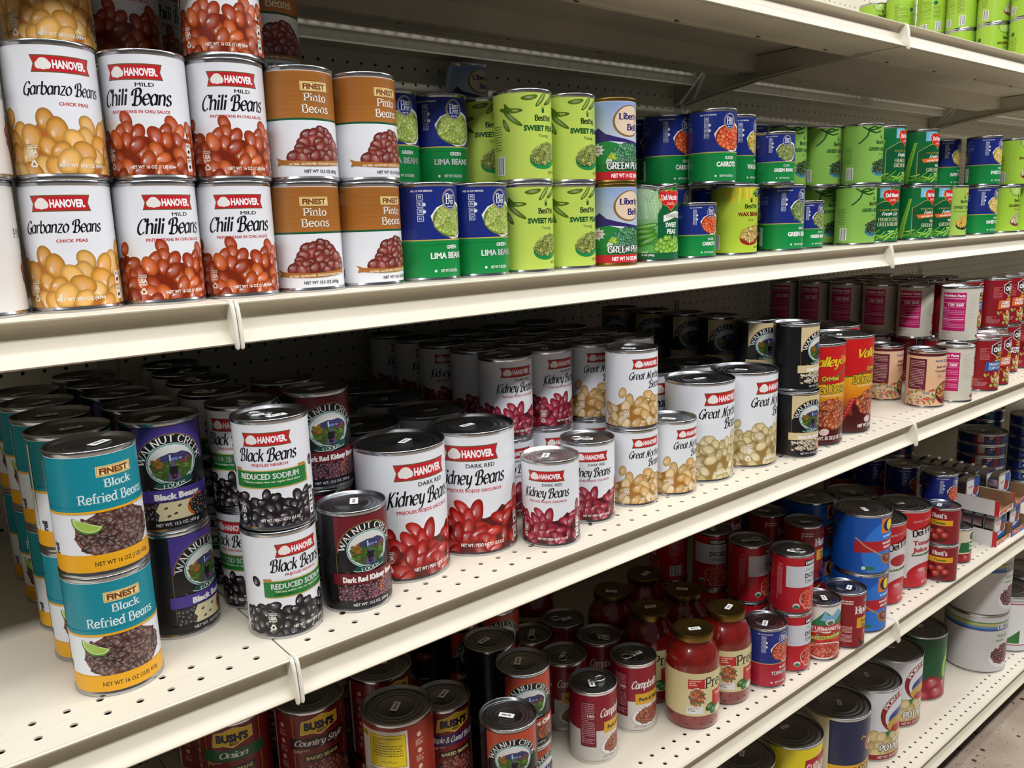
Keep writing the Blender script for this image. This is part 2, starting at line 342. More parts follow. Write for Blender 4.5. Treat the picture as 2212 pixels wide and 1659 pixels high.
        for i in np.nonzero(~one)[0]:
            P = [(T[i, j, 0], T[i, j, 1], *C[i, j]) for j in range(3)]; l = L[i]
            for k in range(int(lo[i]), int(hi[i])):
                Q = P
                for sg, xc in ((1, k * fwid), (-1, (k + 1) * fwid)):
                    N = []
                    for m in range(len(Q)):
                        a, b = Q[m], Q[(m + 1) % len(Q)]; da, db = sg * (a[0] - xc), sg * (b[0] - xc)
                        if da >= 0: N.append(a)
                        if (da > 0 > db) or (da < 0 < db):
                            t = da / (da - db); N.append(tuple(u + (v - u) * t for u, v in zip(a, b)))
                    Q = N
                    if len(Q) < 3: break
                for m in range(1, len(Q) - 1):
                    tr = (Q[0], Q[m], Q[m + 1]); pv.append([q[:2] for q in tr]); pc.append([q[2:] for q in tr]); pl.append(l); ps.append(k)
        if pv: V.append(np.array(pv)); K.append(np.array(pc)); LL.append(np.array(pl)); SS.append(np.array(ps))
        V = np.concatenate(V); K = np.concatenate(K); LL = np.concatenate(LL); SS = np.concatenate(SS)
        if rows:                                  # finer rows where the can is dented
            nv, nk, nl, ns = [], [], [], []
            for i in range(len(V)):
                P = [(*V[i, j], *K[i, j]) for j in range(3)]; y0 = min(q[1] for q in P); y1 = max(q[1] for q in P)
                for k in range(int(y0 // rows), int(y1 // rows) + 1):
                    Q = P
                    for sg, yc in ((1, k * rows), (-1, (k + 1) * rows)):
                        N = []
                        for m in range(len(Q)):
                            a, b = Q[m], Q[(m + 1) % len(Q)]; da, db = sg * (a[1] - yc), sg * (b[1] - yc)
                            if da >= 0: N.append(a)
                            if (da > 0 > db) or (da < 0 < db):
                                t = da / (da - db); N.append(tuple(u + (v - u) * t for u, v in zip(a, b)))
                        Q = N
                        if len(Q) < 3: break
                    for m in range(1, len(Q) - 1):
                        tr = (Q[0], Q[m], Q[m + 1]); nv.append([q[:2] for q in tr]); nk.append([q[2:] for q in tr]); nl.append(LL[i]); ns.append(SS[i])
            V, K, LL, SS = np.array(nv), np.array(nk), np.array(nl), np.array(ns)
        g0 = SS * 2 * math.pi / seg; g1 = (SS + 1) * 2 * math.pi / seg; t = V[..., 0] / fwid - SS[:, None]
        RR = (R0 + LL * (.014 if rows else .006))[:, None]
        X = RR * (np.sin(g0)[:, None] * (1 - t) + np.sin(g1)[:, None] * t); Y = -RR * (np.cos(g0)[:, None] * (1 - t) + np.cos(g1)[:, None] * t)
        return raw_mesh(name, np.stack([X, Y, V[..., 1] + z0], -1), K, M['paper'])
    def flat(s, name, w, h, place):            # place: function (N,3,2),(N,) -> (N,3,3) for a flat printed panel
        T = [np.array([((0, 0), (w, 0), (w, h)), ((0, 0), (w, h), (0, h))], float)] + s.T
        C = [np.broadcast_to(np.array(s.base), (2, 3, 3))] + s.C; L = [np.zeros(2)] + s.L
        T = np.concatenate(T); C = np.concatenate(C).copy(); L = np.concatenate(L)
        T[..., 0] = np.clip(T[..., 0], 0, w); T[..., 1] = np.clip(T[..., 1], 0, h)
        ar = (T[:, 1, 0] - T[:, 0, 0]) * (T[:, 2, 1] - T[:, 0, 1]) - (T[:, 1, 1] - T[:, 0, 1]) * (T[:, 2, 0] - T[:, 0, 0])
        fl = ar < 0; T[fl] = T[fl][:, ::-1]; C[fl] = C[fl][:, ::-1]
        return raw_mesh(name, place(T, L), C, M['print'])
def raw_mesh(name, P, K, m):
    n = len(P); me = bpy.data.meshes.new(name); me.vertices.add(n * 3); me.loops.add(n * 3); me.polygons.add(n)
    me.vertices.foreach_set('co', (P.reshape(-1) * MM).astype(np.float32)); me.loops.foreach_set('vertex_index', np.arange(n * 3, dtype=np.int32))
    me.polygons.foreach_set('loop_start', np.arange(n, dtype=np.int32) * 3); me.polygons.foreach_set('loop_total', np.full(n, 3, dtype=np.int32))
    me.update(); ca = me.color_attributes.new('ink', 'FLOAT_COLOR', 'CORNER')
    ca.data.foreach_set('color', np.concatenate([K.reshape(-1, 3), np.ones((n * 3, 1))], 1).astype(np.float32).reshape(-1)); me.materials.append(m)
    return me
# ------------------------------------------------------------------ label designs (reference can: 36 mm radius, 98 mm tall print)
def usa(s, x, y, c='f2efe6'):
    s.rect(x - 4, y + 14, x + 4, y + 14.8, c); s.text('PACKED IN THE', x, y + 15.4, 8, 1.1, c, .03); s.text('USA', x, y + 9.2, 8, 4, c, .05)
    s.rect(x - 4, y + 7.8, x + 4, y + 8.3, c); s.greek(x - 4, y + 6, x + 4, y + 7.4, c, 1.2, .5)
    for k in range(3):                       # three chasing arrows
        a = math.radians(90 + 120 * k); b = a + math.radians(120)
        p = (x + 3.4 * math.cos(a), y + 1.6 + 3.4 * math.sin(a)); q = (x + 3.4 * math.cos(b), y + 1.6 + 3.4 * math.sin(b))
        m = lambda t: (p[0] + (q[0] - p[0]) * t, p[1] + (q[1] - p[1]) * t)
        s.band([m(.12), m(.72)], 1.3, c); e = m(.72); g = m(.98); dx, dy = q[0] - p[0], q[1] - p[1]; d = math.hypot(dx, dy)
        s.tri([(e[0] - dy / d * 1.3, e[1] + dx / d * 1.3), (e[0] + dy / d * 1.3, e[1] - dx / d * 1.3), g], hx(c))
def chip(s, x, y, w, h, c='f4f2ec', ink='222222'):
    s.rect(x - w / 2, y - h / 2, x + w / 2, y + h / 2, c); s.greek(x - w * .38, y + h * .12, x + w * .38, y + h * .4, ink, 1.4, .7); s.ell(x, y - h * .16, w * .26, h * .15, ink, 10, 30)
def banner(s, x, y, w=44, big=1):
    h = w * .26; u = w / 2
    P = lambda k: [(x - u - k, y + h / 2 + k), (x + u + 1 + k, y + h / 2 + k), (x + u - 1.2 + k, y), (x + u + 1 + k, y - h / 2 - k), (x - u - k, y - h / 2 - k), (x - u + 2.2 - k, y)]
    s.poly(P(.9), '6b5a2c'); s.poly(P(0), 'c4222b')
    s.ell(x - u + 8.5, y, 4.6, h * .40, 'f3efe8', 20); s.ell(x - u + 5.2, y - 1, 2.6, h * .27, 'f3efe8', 14); s.ell(x - u + 11.6, y - 1, 2.6, h * .27, 'f3efe8', 14)
    s.text('HANOVER.', x + 6.2, y - h * .27, w - 17.5, h * .54, 'ffffff', .045)
def hanover(s, lines, sub, pre, cols, bend, a, b, n, top, ink='10151c', hl=.6, dens='5a1410', net='NET WT 15.5 OZ (439g)', seed=5, stray=(), green=False, title_y=64):
    banner(s, 0, 84.5, 44)
    if pre: s.text(pre, 8, 72.5, 6 + 2.3 * len(pre), 3.4, '22272c', .02)
    for (t, x, y, w, h) in lines: s.penned(t, 'script', x, y, w, h, ink)
    if sub: s.text(sub[0], sub[1], sub[2], sub[3], 2.6, 'c03a3e', .03)
    def inside(x, y): return y < top - 10 * abs(math.sin(x * .09 + seed)) - (abs(x) / 60) * 6 + (0 if not green else -4)
    rng = random.Random(seed)
    xs = [-58 + i * 4 for i in range(30)]
    s.poly([(-58, 0)] + [(x, max(4, min(top, top - 10 * abs(math.sin(x * .09 + seed)) - 8))) for x in xs] + [(58, 0)], dens)
    s.pile(inside, -60, -2, 60, top, a, b, cols, n, seed, bend, min(1, hl + .2), .5, (10, 170), 20)
    for (x, y, r) in stray: s.blob(x, y, a * .85, b * .9, hx(cols[0]), r, bend, 14, hl, .5)
    if green:
        s.rect(-34, 37.5, 40, 55, 'c9a64b'); s.rect(-36, 38.5, 38, 54, '1c7a38'); s.rect(-36, 54.5, -28, 57, 'b9853b'); s.rect(29, 54.5, 38, 57, 'b9853b')
        s.text('REDUCED SODIUM', 0, 46.5, 58, 5.6, 'f5f5ef', .05); s.text('*76% less sodium than our regular Black Beans', 2, 43, 56, 1.9, 'e6e9c8', .02); s.greek(-26, 39.5, 30, 41.4, '0c3318', 1.6, .8)
    usa(s, -30, 6); chip(s, 44, 22, 7, 11); chip(s, 44, 9, 7, 11)
    s.text(net, 8, 5, 38, 2.8, 'f7f3ea', .03)
    s.greek(70, 20, 100, 80, '55585e', 2.6, .9); s.barcode(72, 4, 96, 16)
def d_garb(s): hanover(s, [('Garbanzo Beans', 0, 61, 62, 9.4)], ('CHICK PEAS', 6, 53, 24), None, ('e9a94a', 'eab35c', 'f0bf6c', 'e3a040'), .04, 10.2, 7.8, 34, 48, hl=.35, dens='b9651f', seed=2, stray=((-50, 44, 70), (52, 46, 80)))
def d_chili(s): hanover(s, [('Chili Beans', 0, 57.5, 60, 12.5)], ('PINTO BEANS IN CHILI SAUCE', 2, 51, 50), 'MILD', ('c4521c', 'b3461a', 'd0632a', 'a83c16'), .02, 8.0, 5.6, 50, 49, dens='7a2409', net='NET WT 16 OZ (1 LB) 454g', seed=4, stray=((-46, 45, 60), (46, 40, 110)))
def kid(s, cols, dens): hanover(s, [('Kidney Beans', 0, 58.5, 60, 11)], ('FRIJOLES ROJOS OSCUROS', 2, 52, 48), 'DARK RED', cols, .14, 9.2, 5, 44, 47, dens=dens, net='NET WT / PESO NETO 15.5 OZ', seed=7, stray=((-42, 38, 130), (44, 44, 80)))
def d_kidney(s): kid(s, ('a01c38', 'ae2240', 'b82c48', '8c1630'), '4a0c1a')
def d_kid40(s): kid(s, ('c4201a', 'b81a16', 'd03024', 'a01612'), '5a100e')
def d_gn(s): hanover(s, [('Great Northern', 3, 64, 60, 9.4), ('Beans', 14, 51.5, 27, 9.6)], None, None, ('e2b873', 'e9c789', 'dcae66', 'ecd09a'), .08, 9, 6, 38, 46, dens='a8702c', seed=9, stray=((-36, 46, 70),))
def d_gn40(s): hanover(s, [('Great Northern', 3, 65, 62, 9.4), ('Beans', 14, 53, 28, 9.8)], None, None, ('d9c48a', 'e0cd98', 'd0b878', 'e6d6a6'), .06, 6.6, 4.4, 72, 48, dens='9a7a3e', net='NET WT 40.5 OZ', seed=11, stray=((-42, 46, 60),))
def d_hblack(s): hanover(s, [('Black Beans', 0, 64, 57, 11.4)], ('FRIJOLES NEGROS', 2, 59, 34), None, ('241a22', '1c1418', '2e222c'), .02, 6.6, 4.6, 66, 42, hl=.8, dens='0f0b0e', net='NET WT / PESO NETO 15.5 OZ', seed=6, green=True, stray=((-44, 54, 120), (48, 56, 100)))

def finest_plate(s, x, y, w):
    h = w * .30; s.rect(x - w / 2, y - h / 2, x + w / 2, y + h / 2, 'e9cf86'); s.rect(x - w / 2 + .8, y - h / 2 + .8, x + w / 2 - .8, y + h / 2 - .8, 'a8793a')
    s.rect(x - w / 2 + 1.2, y - h / 2 + 1.2, x + w / 2 - 1.2, y + h / 2 - 1.2, 'edd795'); s.text('FINEST', x, y - h * .28, w * .82, h * .56, '7d3f16', .05)
def d_pinto(s):
    s.rect(-120, 54, 120, 98, 'b06f2e'); s.rect(-120, 52.6, 120, 54.6, '0e5a38')
    R = random.Random(4)
    for i in range(40): s.band([(-70, 55 + i * 1.07), (70, 55 + i * 1.07)], .22, R.choice(('a8682a', 'b87735')))
    finest_plate(s, 3, 84, 29); s.penned('Pinto', 'slab', 3, 70, 24, 7.2, 'f6efe2'); s.penned('Beans', 'slab', 3, 59.5, 29, 7.4, 'f6efe2')
    s.ell(4, 17.5, 33, 6, 'dcdfe4', 40); s.ell(4, 18, 29, 5.2, '4c3a34', 40)
    s.pile(lambda x, y: y > 16 + .004 * (x - 4) ** 2 and y < 44 - .028 * (x - 4) ** 2, -26, 15, 34, 46, 6.6, 4.8, ('8e3a30', '9a4238', '853228'), 44, 3, .0, .35, .5, (-30, 60))
    P = [(-36 + i * 4, 14.5 - 2.6 * math.sin((i + 2) / 20 * math.pi)) for i in range(19)]
    s.band(P, 4.6, 'b0722f'); s.poly([(-36, 16.5), (-41, 18), (-38, 14.5), (-40, 10.5), (-34, 11.5)], 'b0722f')
    s.text('FAT FREE - GLUTEN FREE - EXCELLENT SOURCE OF FIBER', 3, 10.9, 60, 2, 'f7ead2', .03, rot=1)
    s.text('NET WT 15.5 OZ (439g)', 6, 3.4, 38, 3, '3a3a3c', .02)
    s.rect(43, 78, 60, 97, '0e5a38'); s.rect(45, 80, 51, 92, 'f2f2ee'); s.rect(53, 80, 59, 92, 'f2f2ee'); s.greek(44, 93, 60, 96, 'f2f2ee'); s.text('110', 48, 85, 4, 3, '222', .03)
    s.greek(72, 10, 104, 50, '8c8f95', 2.4, .8); usa(s, -60, -2, '26282c')
def d_refried(s):
    s.rect(-120, 52, 120, 98, '0f8a9a'); s.rect(-120, 0, 120, 15, 'f0ad1c'); s.rect(-120, 50.6, 120, 52.6, 'f0ad1c')
    finest_plate(s, 6, 84.5, 30); s.penned('Black', 'slab', 8, 71, 24, 6.4, 'eef6f4'); s.penned('Refried Beans', 'slab', 4, 58.5, 58, 7.6, 'eef6f4')
    s.ell(3, 31, 34, 20.5, '8a4a34', 44); s.ell(3, 31.4, 33, 20, 'a86a50', 44)
    def ins(x, y): return ((x - 3) / 31) ** 2 + ((y - 32) / 19) ** 2 < .95 and y < 49 and y > 15
    s.ell(3, 31.5, 31.5, 19.6, '50322e', 40); s.pile(ins, -30, 14, 36, 50, 5.2, 2.4, ('5a3a36', '64443e', '50322e', '74544a', '3e2624'), 230, 8, .35, .12, .8, (-80, 80), 8)
    s.rect(-60, 50.6, 60, 52.6, 'f0ad1c'); s.rect(-60, 52.6, 60, 56, '0f8a9a'); s.rect(-45, 0, 45, 14.6, 'f0ad1c')
    s.ell(-20, 43, 12.4, 9.4, '4f8a2c', 24, -22, 180, 360); s.ell(-20, 43, 11.4, 8, 'd4e29a', 24, -22, 180, 360); s.ell(-20, 42.4, 10, 6.6, 'a4c456', 20, -22, 182, 358)
    s.text('NET WT 16 OZ (1LB) 453g', 6, 5, 48, 3.8, '4a3a10', .02); s.text('roll', -50, 20, 9, 6, '26282c', .04, rot=90)
    s.greek(60, 20, 104, 46, '60636a'); s.rect(-64, 15, -61, 94, 'e8e4d8'); s.rect(-61, 90, -60, 94, 'c9a64b')

def by_logo(s, x, y, r):
    s.ell(x, y, r + .7, r * 1.1 + .7, 'c9b06a', 30); s.ell(x, y, r, r * 1.1, '1a2f7c', 30); s.ell(x, y, r - .7, r * 1.1 - .7, 'f0efe8', 30); s.ell(x, y, r - 1, r * 1.1 - 1, '1a2f7c', 30)
    s.penned('B', 'serif', x - r * .35, y - r * .45, r * .6, r * 1.05, 'f4f4f0'); s.text('EST', x + r * .32, y + r * .08, r * .75, r * .45, 'f4f4f0', .02); s.text('YET', x + r * .3, y - r * .48, r * .7, r * .45, 'f4f4f0', .02); s.text('SINCE 1905', x, y - r * .82, r * .8, r * .14, 'f4f4f0', .03)
def bestblue(s, pre, name, cols, a, b, n, bend=0, low='128a42', seed=3, hl=.5, wname=46, rots=(0, 180), bowlc=(24, 60)):
    s.base = hx('1c2d80'); s.rect(-120, 0, 120, 41, low); s.rect(-120, 40.4, 120, 41.6, 'd6b65e')
    bx, by = 20, 59
    P = [(bx - 27, by + 8), (bx - 23, by - 4), (bx - 14, by - 12), (bx, by - 17.5), (bx + 14, by - 16), (bx + 24, by - 8), (bx + 28, by + 6), (bx + 22, by + 19), (bx + 8, by + 24), (bx - 8, by + 22), (bx - 20, by + 17)]
    s.poly(P, 'f2f0ea'); s.ell(bx, by + 3, 25, 18.5, mul(hx(cols[0]), .45), 36)
    s.pile(lambda x, y: ((x - bx) / 25) ** 2 + ((y - by - 3) / 18.5) ** 2 < .74, bx - 26, by - 18, bx + 26, by + 23, a, b, cols, n, seed, bend, hl, .5, rots, 9)
    s.rect(-60, 36, 60, 40.4, low); s.rect(-60, 40.4, 60, 41.6, 'd6b65e'); by_logo(s, 18, 84.5, 10)
    s.text('PER 1/2 CUP SERVING', -16, 93, 24, 2, 'e8e8ee', .03)
    for i in range(4):
        s.rect(-21.5, 84 - i * 7.6, -14.5, 90.4 - i * 7.6, 'dfe3f0'); s.rect(-20.9, 84.6 - i * 7.6, -15.1, 89.8 - i * 7.6, '1c2d80'); s.text(('90', '0g', '290', '1g')[i], -18, 87 - i * 7.6, 3.6, 2, 'eef', .03); s.greek(-20, 85.2 - i * 7.6, -16, 86.4 - i * 7.6, 'dfe3f0', 1.2, .6)
        if i in (1, 2): s.ell(-13.6, 87 - i * 7.6, 2, 2, 'dfe3f0', 10)
    s.text(pre, 18, 31, 16, 4.2, 'f2f5ee', .03); s.text(name, 14, 20.5, wname, 7, 'f6f8f2', .045)
    s.text('NET WT ' + getattr(s, 'net', '15 OZ (425g)'), 14, 5.5, 24, 3.2, 'e8f0e6', .03); s.ell(-4, 7, 1.6, 1.6, 'e8f0e6', 10)
    s.greek(-66, 72, -44, 92, '8f9ac8', 2.6, .8); s.rect(-72, 48, -64, 62, 'd6b65e'); s.barcode(-66, 6, -56, 34); s.greek(66, 8, 100, 90, '9aa4cc')
def d_lima(s): bestblue(s, 'GREEN', 'LIMA BEANS', ('a9bf4e', 'b6ca5e', '98b040', 'c0d070'), 3.6, 2.5, 110, .1)
def d_carrot(s): bestblue(s, 'SLICED', 'CARROTS', ('e5541c', 'ec6426', 'd9480f', 'f07434'), 4.4, 3.8, 60, 0, wname=34, hl=.3)
def d_waxb(s): bestblue(s, 'CUT', 'WAX BEANS', ('ecd069', 'e8c650', 'f4de8c', 'd9b440'), 6.5, 2.0, 70, .05, wname=38)
def d_frenchb(s): bestblue(s, 'FRENCH STYLE', 'GREEN BEANS', ('7f9a52', '90aa62', '6c8844', 'a4ba78'), 7, 1.2, 120, .05, wname=48)
def d_cutb(s): bestblue(s, 'CUT', 'GREEN BEANS', ('8a9a4c', '9cac5c', '76883c', 'a8b46c'), 6.2, 2.0, 70, .03, wname=48)
def d_cornb(s): bestblue(s, 'WHOLE KERNEL', 'SWEET CORN', ('f0d060', 'e8c04a', 'f6de84'), 2.6, 2.2, 150, 0, wname=44)
def d_tomb(s): bestblue(s, 'DICED', 'TOMATOES', ('d24a22', 'c63c1a', 'de6034'), 4.2, 3.4, 60, 0, low='b01c34', wname=38)

def by_green(s, name, sub, ink, bowl, cols, a, b, n, base, deco, wn=48, seed=2):
    s.base = hx(base); R = random.Random(seed)
    if deco == 'pods':
        for (x, y, r, L, op) in ((-14, 93, 8, 15, 0), (2, 92, 50, 18, 1), (18, 92, 32, 20, 0), (-38, 79, -4, 22, 1), (-36, 70, -38, 22, 0), (-44, 62, -60, 12, 0)):
            s.blob(x, y, L / 1.4, 3.0, hx('5f7f16'), r, .08, 16, .12, .35)
            if op:
                c, d = math.cos(math.radians(r)), math.sin(math.radians(r))
                for k in range(-4, 5): s.blob(x + c * k * 2.2, y + d * k * 2.2, 1.15, 1.2, hx('a9bf4a'), r, 0, 8, .4, .6)
        s.tri([((-46, 76), (-34, 78), (-46, 88))], hx('4a6a12'))
    elif deco == 'bean':
        for P in ([(-34, 98), (-22, 90), (-26, 80), (-34, 72), (-40, 68)], [(-22, 90), (-10, 86), (2, 89)], [(-26, 92), (-14, 97), (0, 94)], [(-24, 91), (-12, 92), (4, 97)]): s.band(P, 2.6, '1d4a1c')
    elif deco == 'wax':
        for k in range(12): s.band([(-36 + k * 5, 99), (-40 + k * 5.4 + R.uniform(-4, 4), 76 + R.uniform(-3, 8))], 2.6, R.choice(('e9bf2c', 'f2d24e', 'd9a81c')))
        s.blob(16, 92, 10, 3.4, hx('4a7a1c'), 25); s.blob(20, 87, 9, 3, hx('2f5f14'), 10)
    elif deco == 'cabb':
        s.ell(-4, 99, 19, 20, '86b03a', 30); s.ell(-4, 99, 15, 16, 'b4d46c', 26)
        for k in range(-3, 4): s.band([(-4, 99), (-4 + k * 5, 82 + abs(k) * 1.2)], .7, 'e2f0b0')
    elif deco == 'corn': s.blob(14, 92, 16, 5, hx('e8c040'), 30, .05, 16, .3, .6); s.blob(22, 90, 14, 3.4, hx('5f8f2a'), 20)
    s.rect(2, 76, 6, 80.6, ink); s.band([(2.6, 80), (2.2, 83)], .7, ink); s.band([(4, 80), (4.4, 84)], .7, ink); s.band([(5.4, 80), (6.2, 82.4)], .7, ink)
    s.penned('BestYet', 'heavy', 5, 67, 27, 6, '16241a'); s.text(name, 2, 55.5, wn, 6, ink, .05); s.text(sub, 4, 48, 4 + len(sub) * 2.4, 4, ink, 0)
    s.ell(9, 26, 25, 14, bowl, 36, 14); s.ell(31, 33, 9, 5.5, bowl, 20, 35); s.ell(6, 28.5, 19.5, 11.5, mul(hx(cols[0]), .3), 30, 14)
    s.pile(lambda x, y: ((x - 6) / 20) ** 2 + ((y - 29 - .2 * (x - 6)) / 11.5) ** 2 < 1, -16, 14, 28, 46, a, b, cols, n, seed, 0, .5, .4, (0, 180), 8)
    s.text('NET WT 15 OZ (425g)', 24, 6, 24, 3.2, '3b4a16', .01)
    s.barcode(-60, 6, -48, 26); s.greek(-66, 32, -50, 62, ink, 3, .6, 4)
    if deco == 'cabb': s.barcode(60, 6, 76, 20); s.greek(50, 28, 104, 88, '6a8a2a', 3, .7); s.barcode(-96, 8, -80, 22); s.greek(-104, 30, -70, 84, '6a8a2a', 3, .7); s.ell(-62, 70, 5, 5, '1f6a3a', 16)
def d_peas(s): by_green(s, 'SWEET PEAS', 'Young', '17562a', '1d8a4a', ('7f8a26', '96a238', '6c7a1c', 'b0b858'), 1.9, 1.8, 130, 'bfd65c', 'pods')
def d_greeng(s): by_green(s, 'GREEN BEANS', 'Cut', '2a5a30', '3f86a0', ('2f4a22', '3d5a2c', '26401c'), 5, 1.6, 60, '88b852', 'bean')
def d_waxg(s): by_green(s, 'WAX BEANS', 'Cut', '7a2018', '9a1c22', ('d9b860', 'e6cc80', 'c8a448'), 4.6, 1.7, 50, 'b5cf3c', 'wax', 42)
def d_corng(s): by_green(s, 'SWEET CORN', 'Whole Kernel Golden', '3c5a1c', '1c2a22', ('f0c040', 'f8d460', 'e4ae2c'), 2.2, 1.8, 90, 'a9c95a', 'corn', 46)
def d_sauer(s): by_green(s, 'SAUERKRAUT', 'Shredded', '5a3a1c', '7a2a4a', ('e4d8a0', 'd8c888', 'f0e8c0'), 4, .9, 90, 'a6d040', 'cabb', 46)

def d_liberty(s):
    s.grad(-120, 46, 120, 98, 'c9d0dc', '8fa8d8'); s.rect(-120, 0, 120, 42, '1d7a38')
    s.poly([(-120, 30), (-120, 62), (-60, 60), (-44, 58), (-34, 66), (-24, 58), (-10, 54), (10, 50), (40, 46), (120, 50), (120, 30)], '33286e')
    s.poly([(-120, 20), (-120, 46), (-46, 46), (-20, 49), (20, 44), (120, 42), (120, 20)], '2a8440'); s.poly([(-20, 49), (-6, 45), (10, 42), (24, 40), (2, 47)], 'dfe6ea')
    s.ell(10, 74, 25, 20, '8a6a3a', 40, 8); s.ell(11, 74.5, 23, 18.4, 'ead2b8', 40, 8)
    s.penned('Liberty', 'heavy', 11, 76, 36, 7.4, '241c6a'); s.penned('Bell', 'heavy', 16, 62.5, 22, 7.4, '241c6a')
    s.ell(8, 22, 32, 15, 'cfe6d4', 40, 0, 90, 200); s.pile(lambda x, y: ((x - 10) / 27) ** 2 + ((y - 30) / 15) ** 2 < 1, -18, 15, 38, 46, 3.2, 3.0, ('2f7a4a', '3a8a56', '256a3c', '4c9a66'), 95, 5, 0, .6, .35, (0, 180), 9)
    s.blob(-16, 30, 6, 3, hx('b8d020'), 20); s.blob(-14, 28, 5, 2.5, hx('a8c818'), -30)
    for k in range(9):
        a = k * math.pi / 4.5; s.tri([((-36, 38)), (-36 + 11 * math.cos(a), 38 + 9 * math.sin(a)), (-36 + 7 * math.cos(a + .35), 38 + 6 * math.sin(a + .35))], hx('e8e6e4')); s.tri([((-36, 38)), (-36 + 7 * math.cos(a + .35), 38 + 6 * math.sin(a + .35)), (-36 + 11 * math.cos(a + .7), 38 + 9 * math.sin(a + .7))], hx('e8e6e4'))
    s.greek(-41, 34, -31, 41, 'b02030', 2.4, 1)
    s.rect(-120, 0, 120, 10.5, 'c8202e'); s.penned('GREEN PEAS', 'heavy', 6, 13.5, 58, 8.4, 'f4f4f2', outline=('12241a', .8)); s.text('NET WT 14 OZ (400g)', 6, 2.8, 46, 5, 'fff', .04)
def shield(s, x, y, w):
    k = w / 24
    P = lambda e: [(x + a * (k + e), y + b * (k + e)) for a, b in ((0, 9.5), (-3, 7.4), (-7, 8.6), (-11, 7), (-12.4, 2), (-10, -4), (-4, -7), (0, -11), (4, -7), (10, -4), (12.4, 2), (11, 7), (7, 8.6), (3, 7.4))]
    s.poly(P(.11), '1c6a34'); s.poly(P(.07), 'e9c22c'); s.poly(P(0), 'd3202c'); s.blob(x, y + 10 * k, 2.4 * k, 1.2 * k, hx('4a8a2a'), 60)
    s.penned('Del Monte', 'heavy', x, y - .6 * k, w * .84, 4.6 * k, 'fdfdfb'); s.penned('Quality', 'script', x, y - 5.4 * k, w * .42, 2.8 * k, 'f4c8a8')
def delmonte(s, kind):
    s.base = hx('12703a')
    if kind == 'peas':
        s.rect(-60, 0, 20, 98, '5fae54'); s.grad(-60, 20, -4, 98, '3f8f3c', 'bfe0b0')
        R = random.Random(3)
        for i in range(26): s.band([(-58 + i * 2.2, 96), (-50 + i * 2.2 + R.uniform(-6, 6), 56)], .5, 'd6ecc8')
        for (x, y, r) in ((-22, 46, 8), (-26, 39, 4), (-24, 32, 12), (-20, 26, 25)): s.blob(x, y, 17, 3.6, hx('5fa832'), r, .06, 16, .4, .4)
        for k in range(-4, 5): s.blob(-22 + k * 3, 46 + k * .4, 1.8, 1.8, hx('8cc850'), 0, 0, 9)
        s.poly([(-6, 10), (-6, 62), (2, 76), (20, 84), (60, 84), (60, 10)], '0f5f34'); s.poly([(2, 60), (22, 66), (46, 64), (46, 55), (22, 57), (2, 51)], 'f4f1e6')
        s.penned('HARVEST', 'serif', 23, 57, 34, 5, '20402c'); s.text('SWEET', 16, 44, 22, 6.4, 'fff', .03); s.text('PEAS', 16, 35, 17, 6.4, 'fff', .03)
        s.pile(lambda x, y: ((x - 14) / 24) ** 2 + ((y - 18) / 12) ** 2 < 1, -12, 6, 40, 31, 4.4, 4.2, ('8fc838', 'a4d650', '7cb428'), 34, 5, 0, .5, .45, (0, 180), 12)
        s.rect(-60, 0, 60, 9, '0f5f34'); s.text('NET WT', -24, 9, 9, 2.4, 'fff', .02); s.text('15 OZ (425g)', -20, 5, 18, 2.6, 'fff', .02); shield(s, 14, 82, 34)
    else:
        fr = kind == 'french'
        s.rect(-16 if fr else -20, 80, 4, 98, '7cc2e6'); s.text('SEA', -8, 88, 10, 3.4, 'd8eef8', .03); s.text('SALT', -8, 83, 12, 3.4, 'd8eef8', .03)
        s.poly([(-34, 6), (-34, 60), (-10, 74), (46, 74), (46, 6)], 'c9b06a'); s.poly([(-33, 7), (-33, 59.6), (-9.6, 73), (45, 73), (45, 7)], '0d5a30')
        s.text('MADE WITH', 4, 56, 44, 3.2, 'e9c96a', .02); s.penned('Fresh Cut', 'scriptb', 6, 47.5, 34, 6, 'f6faf6')
        if fr: s.penned('FRENCH STYLE', 'serif', 5, 37, 44, 6, 'f4ecc0'); s.penned('GREEN BEANS', 'serif', 5, 28, 46, 6.6, 'f4ecc0')
        else:
            s.poly([(-26, 46), (30, 50), (34, 42), (-22, 39)], 'e8702c'); s.text('NO SALT ADDED', 4, 42, 40, 3, 'fff', .03, rot=3); s.text('Whole', 14, 31, 20, 5, 'f4ecc0', .03); s.penned('GREEN BEANS', 'serif', 8, 22, 48, 6.4, 'f4ecc0')
        R = random.Random(6)
        for i in range(34): s.band([(-60 + i * 3.4, R.uniform(0, 20)), (-44 + i * 3.4, R.uniform(6, 24))], R.uniform(1.6, 2.8), R.choice(('6fae2e', '8cc44a', '4f8f22', 'a4d464')))
        for i in range(14): s.band([(-62 + i * 2.2, 0), (-40 + i * .8, 78)], 1.6, R.choice(('6fae2e', '8cc44a', '4f8f22'))) if i < 6 else None
        shield(s, 9, 82, 36)
def d_dmpeas(s): delmonte(s, 'peas')
def d_dmfrench(s): delmonte(s, 'french')
def d_dmwhole(s): delmonte(s, 'whole')

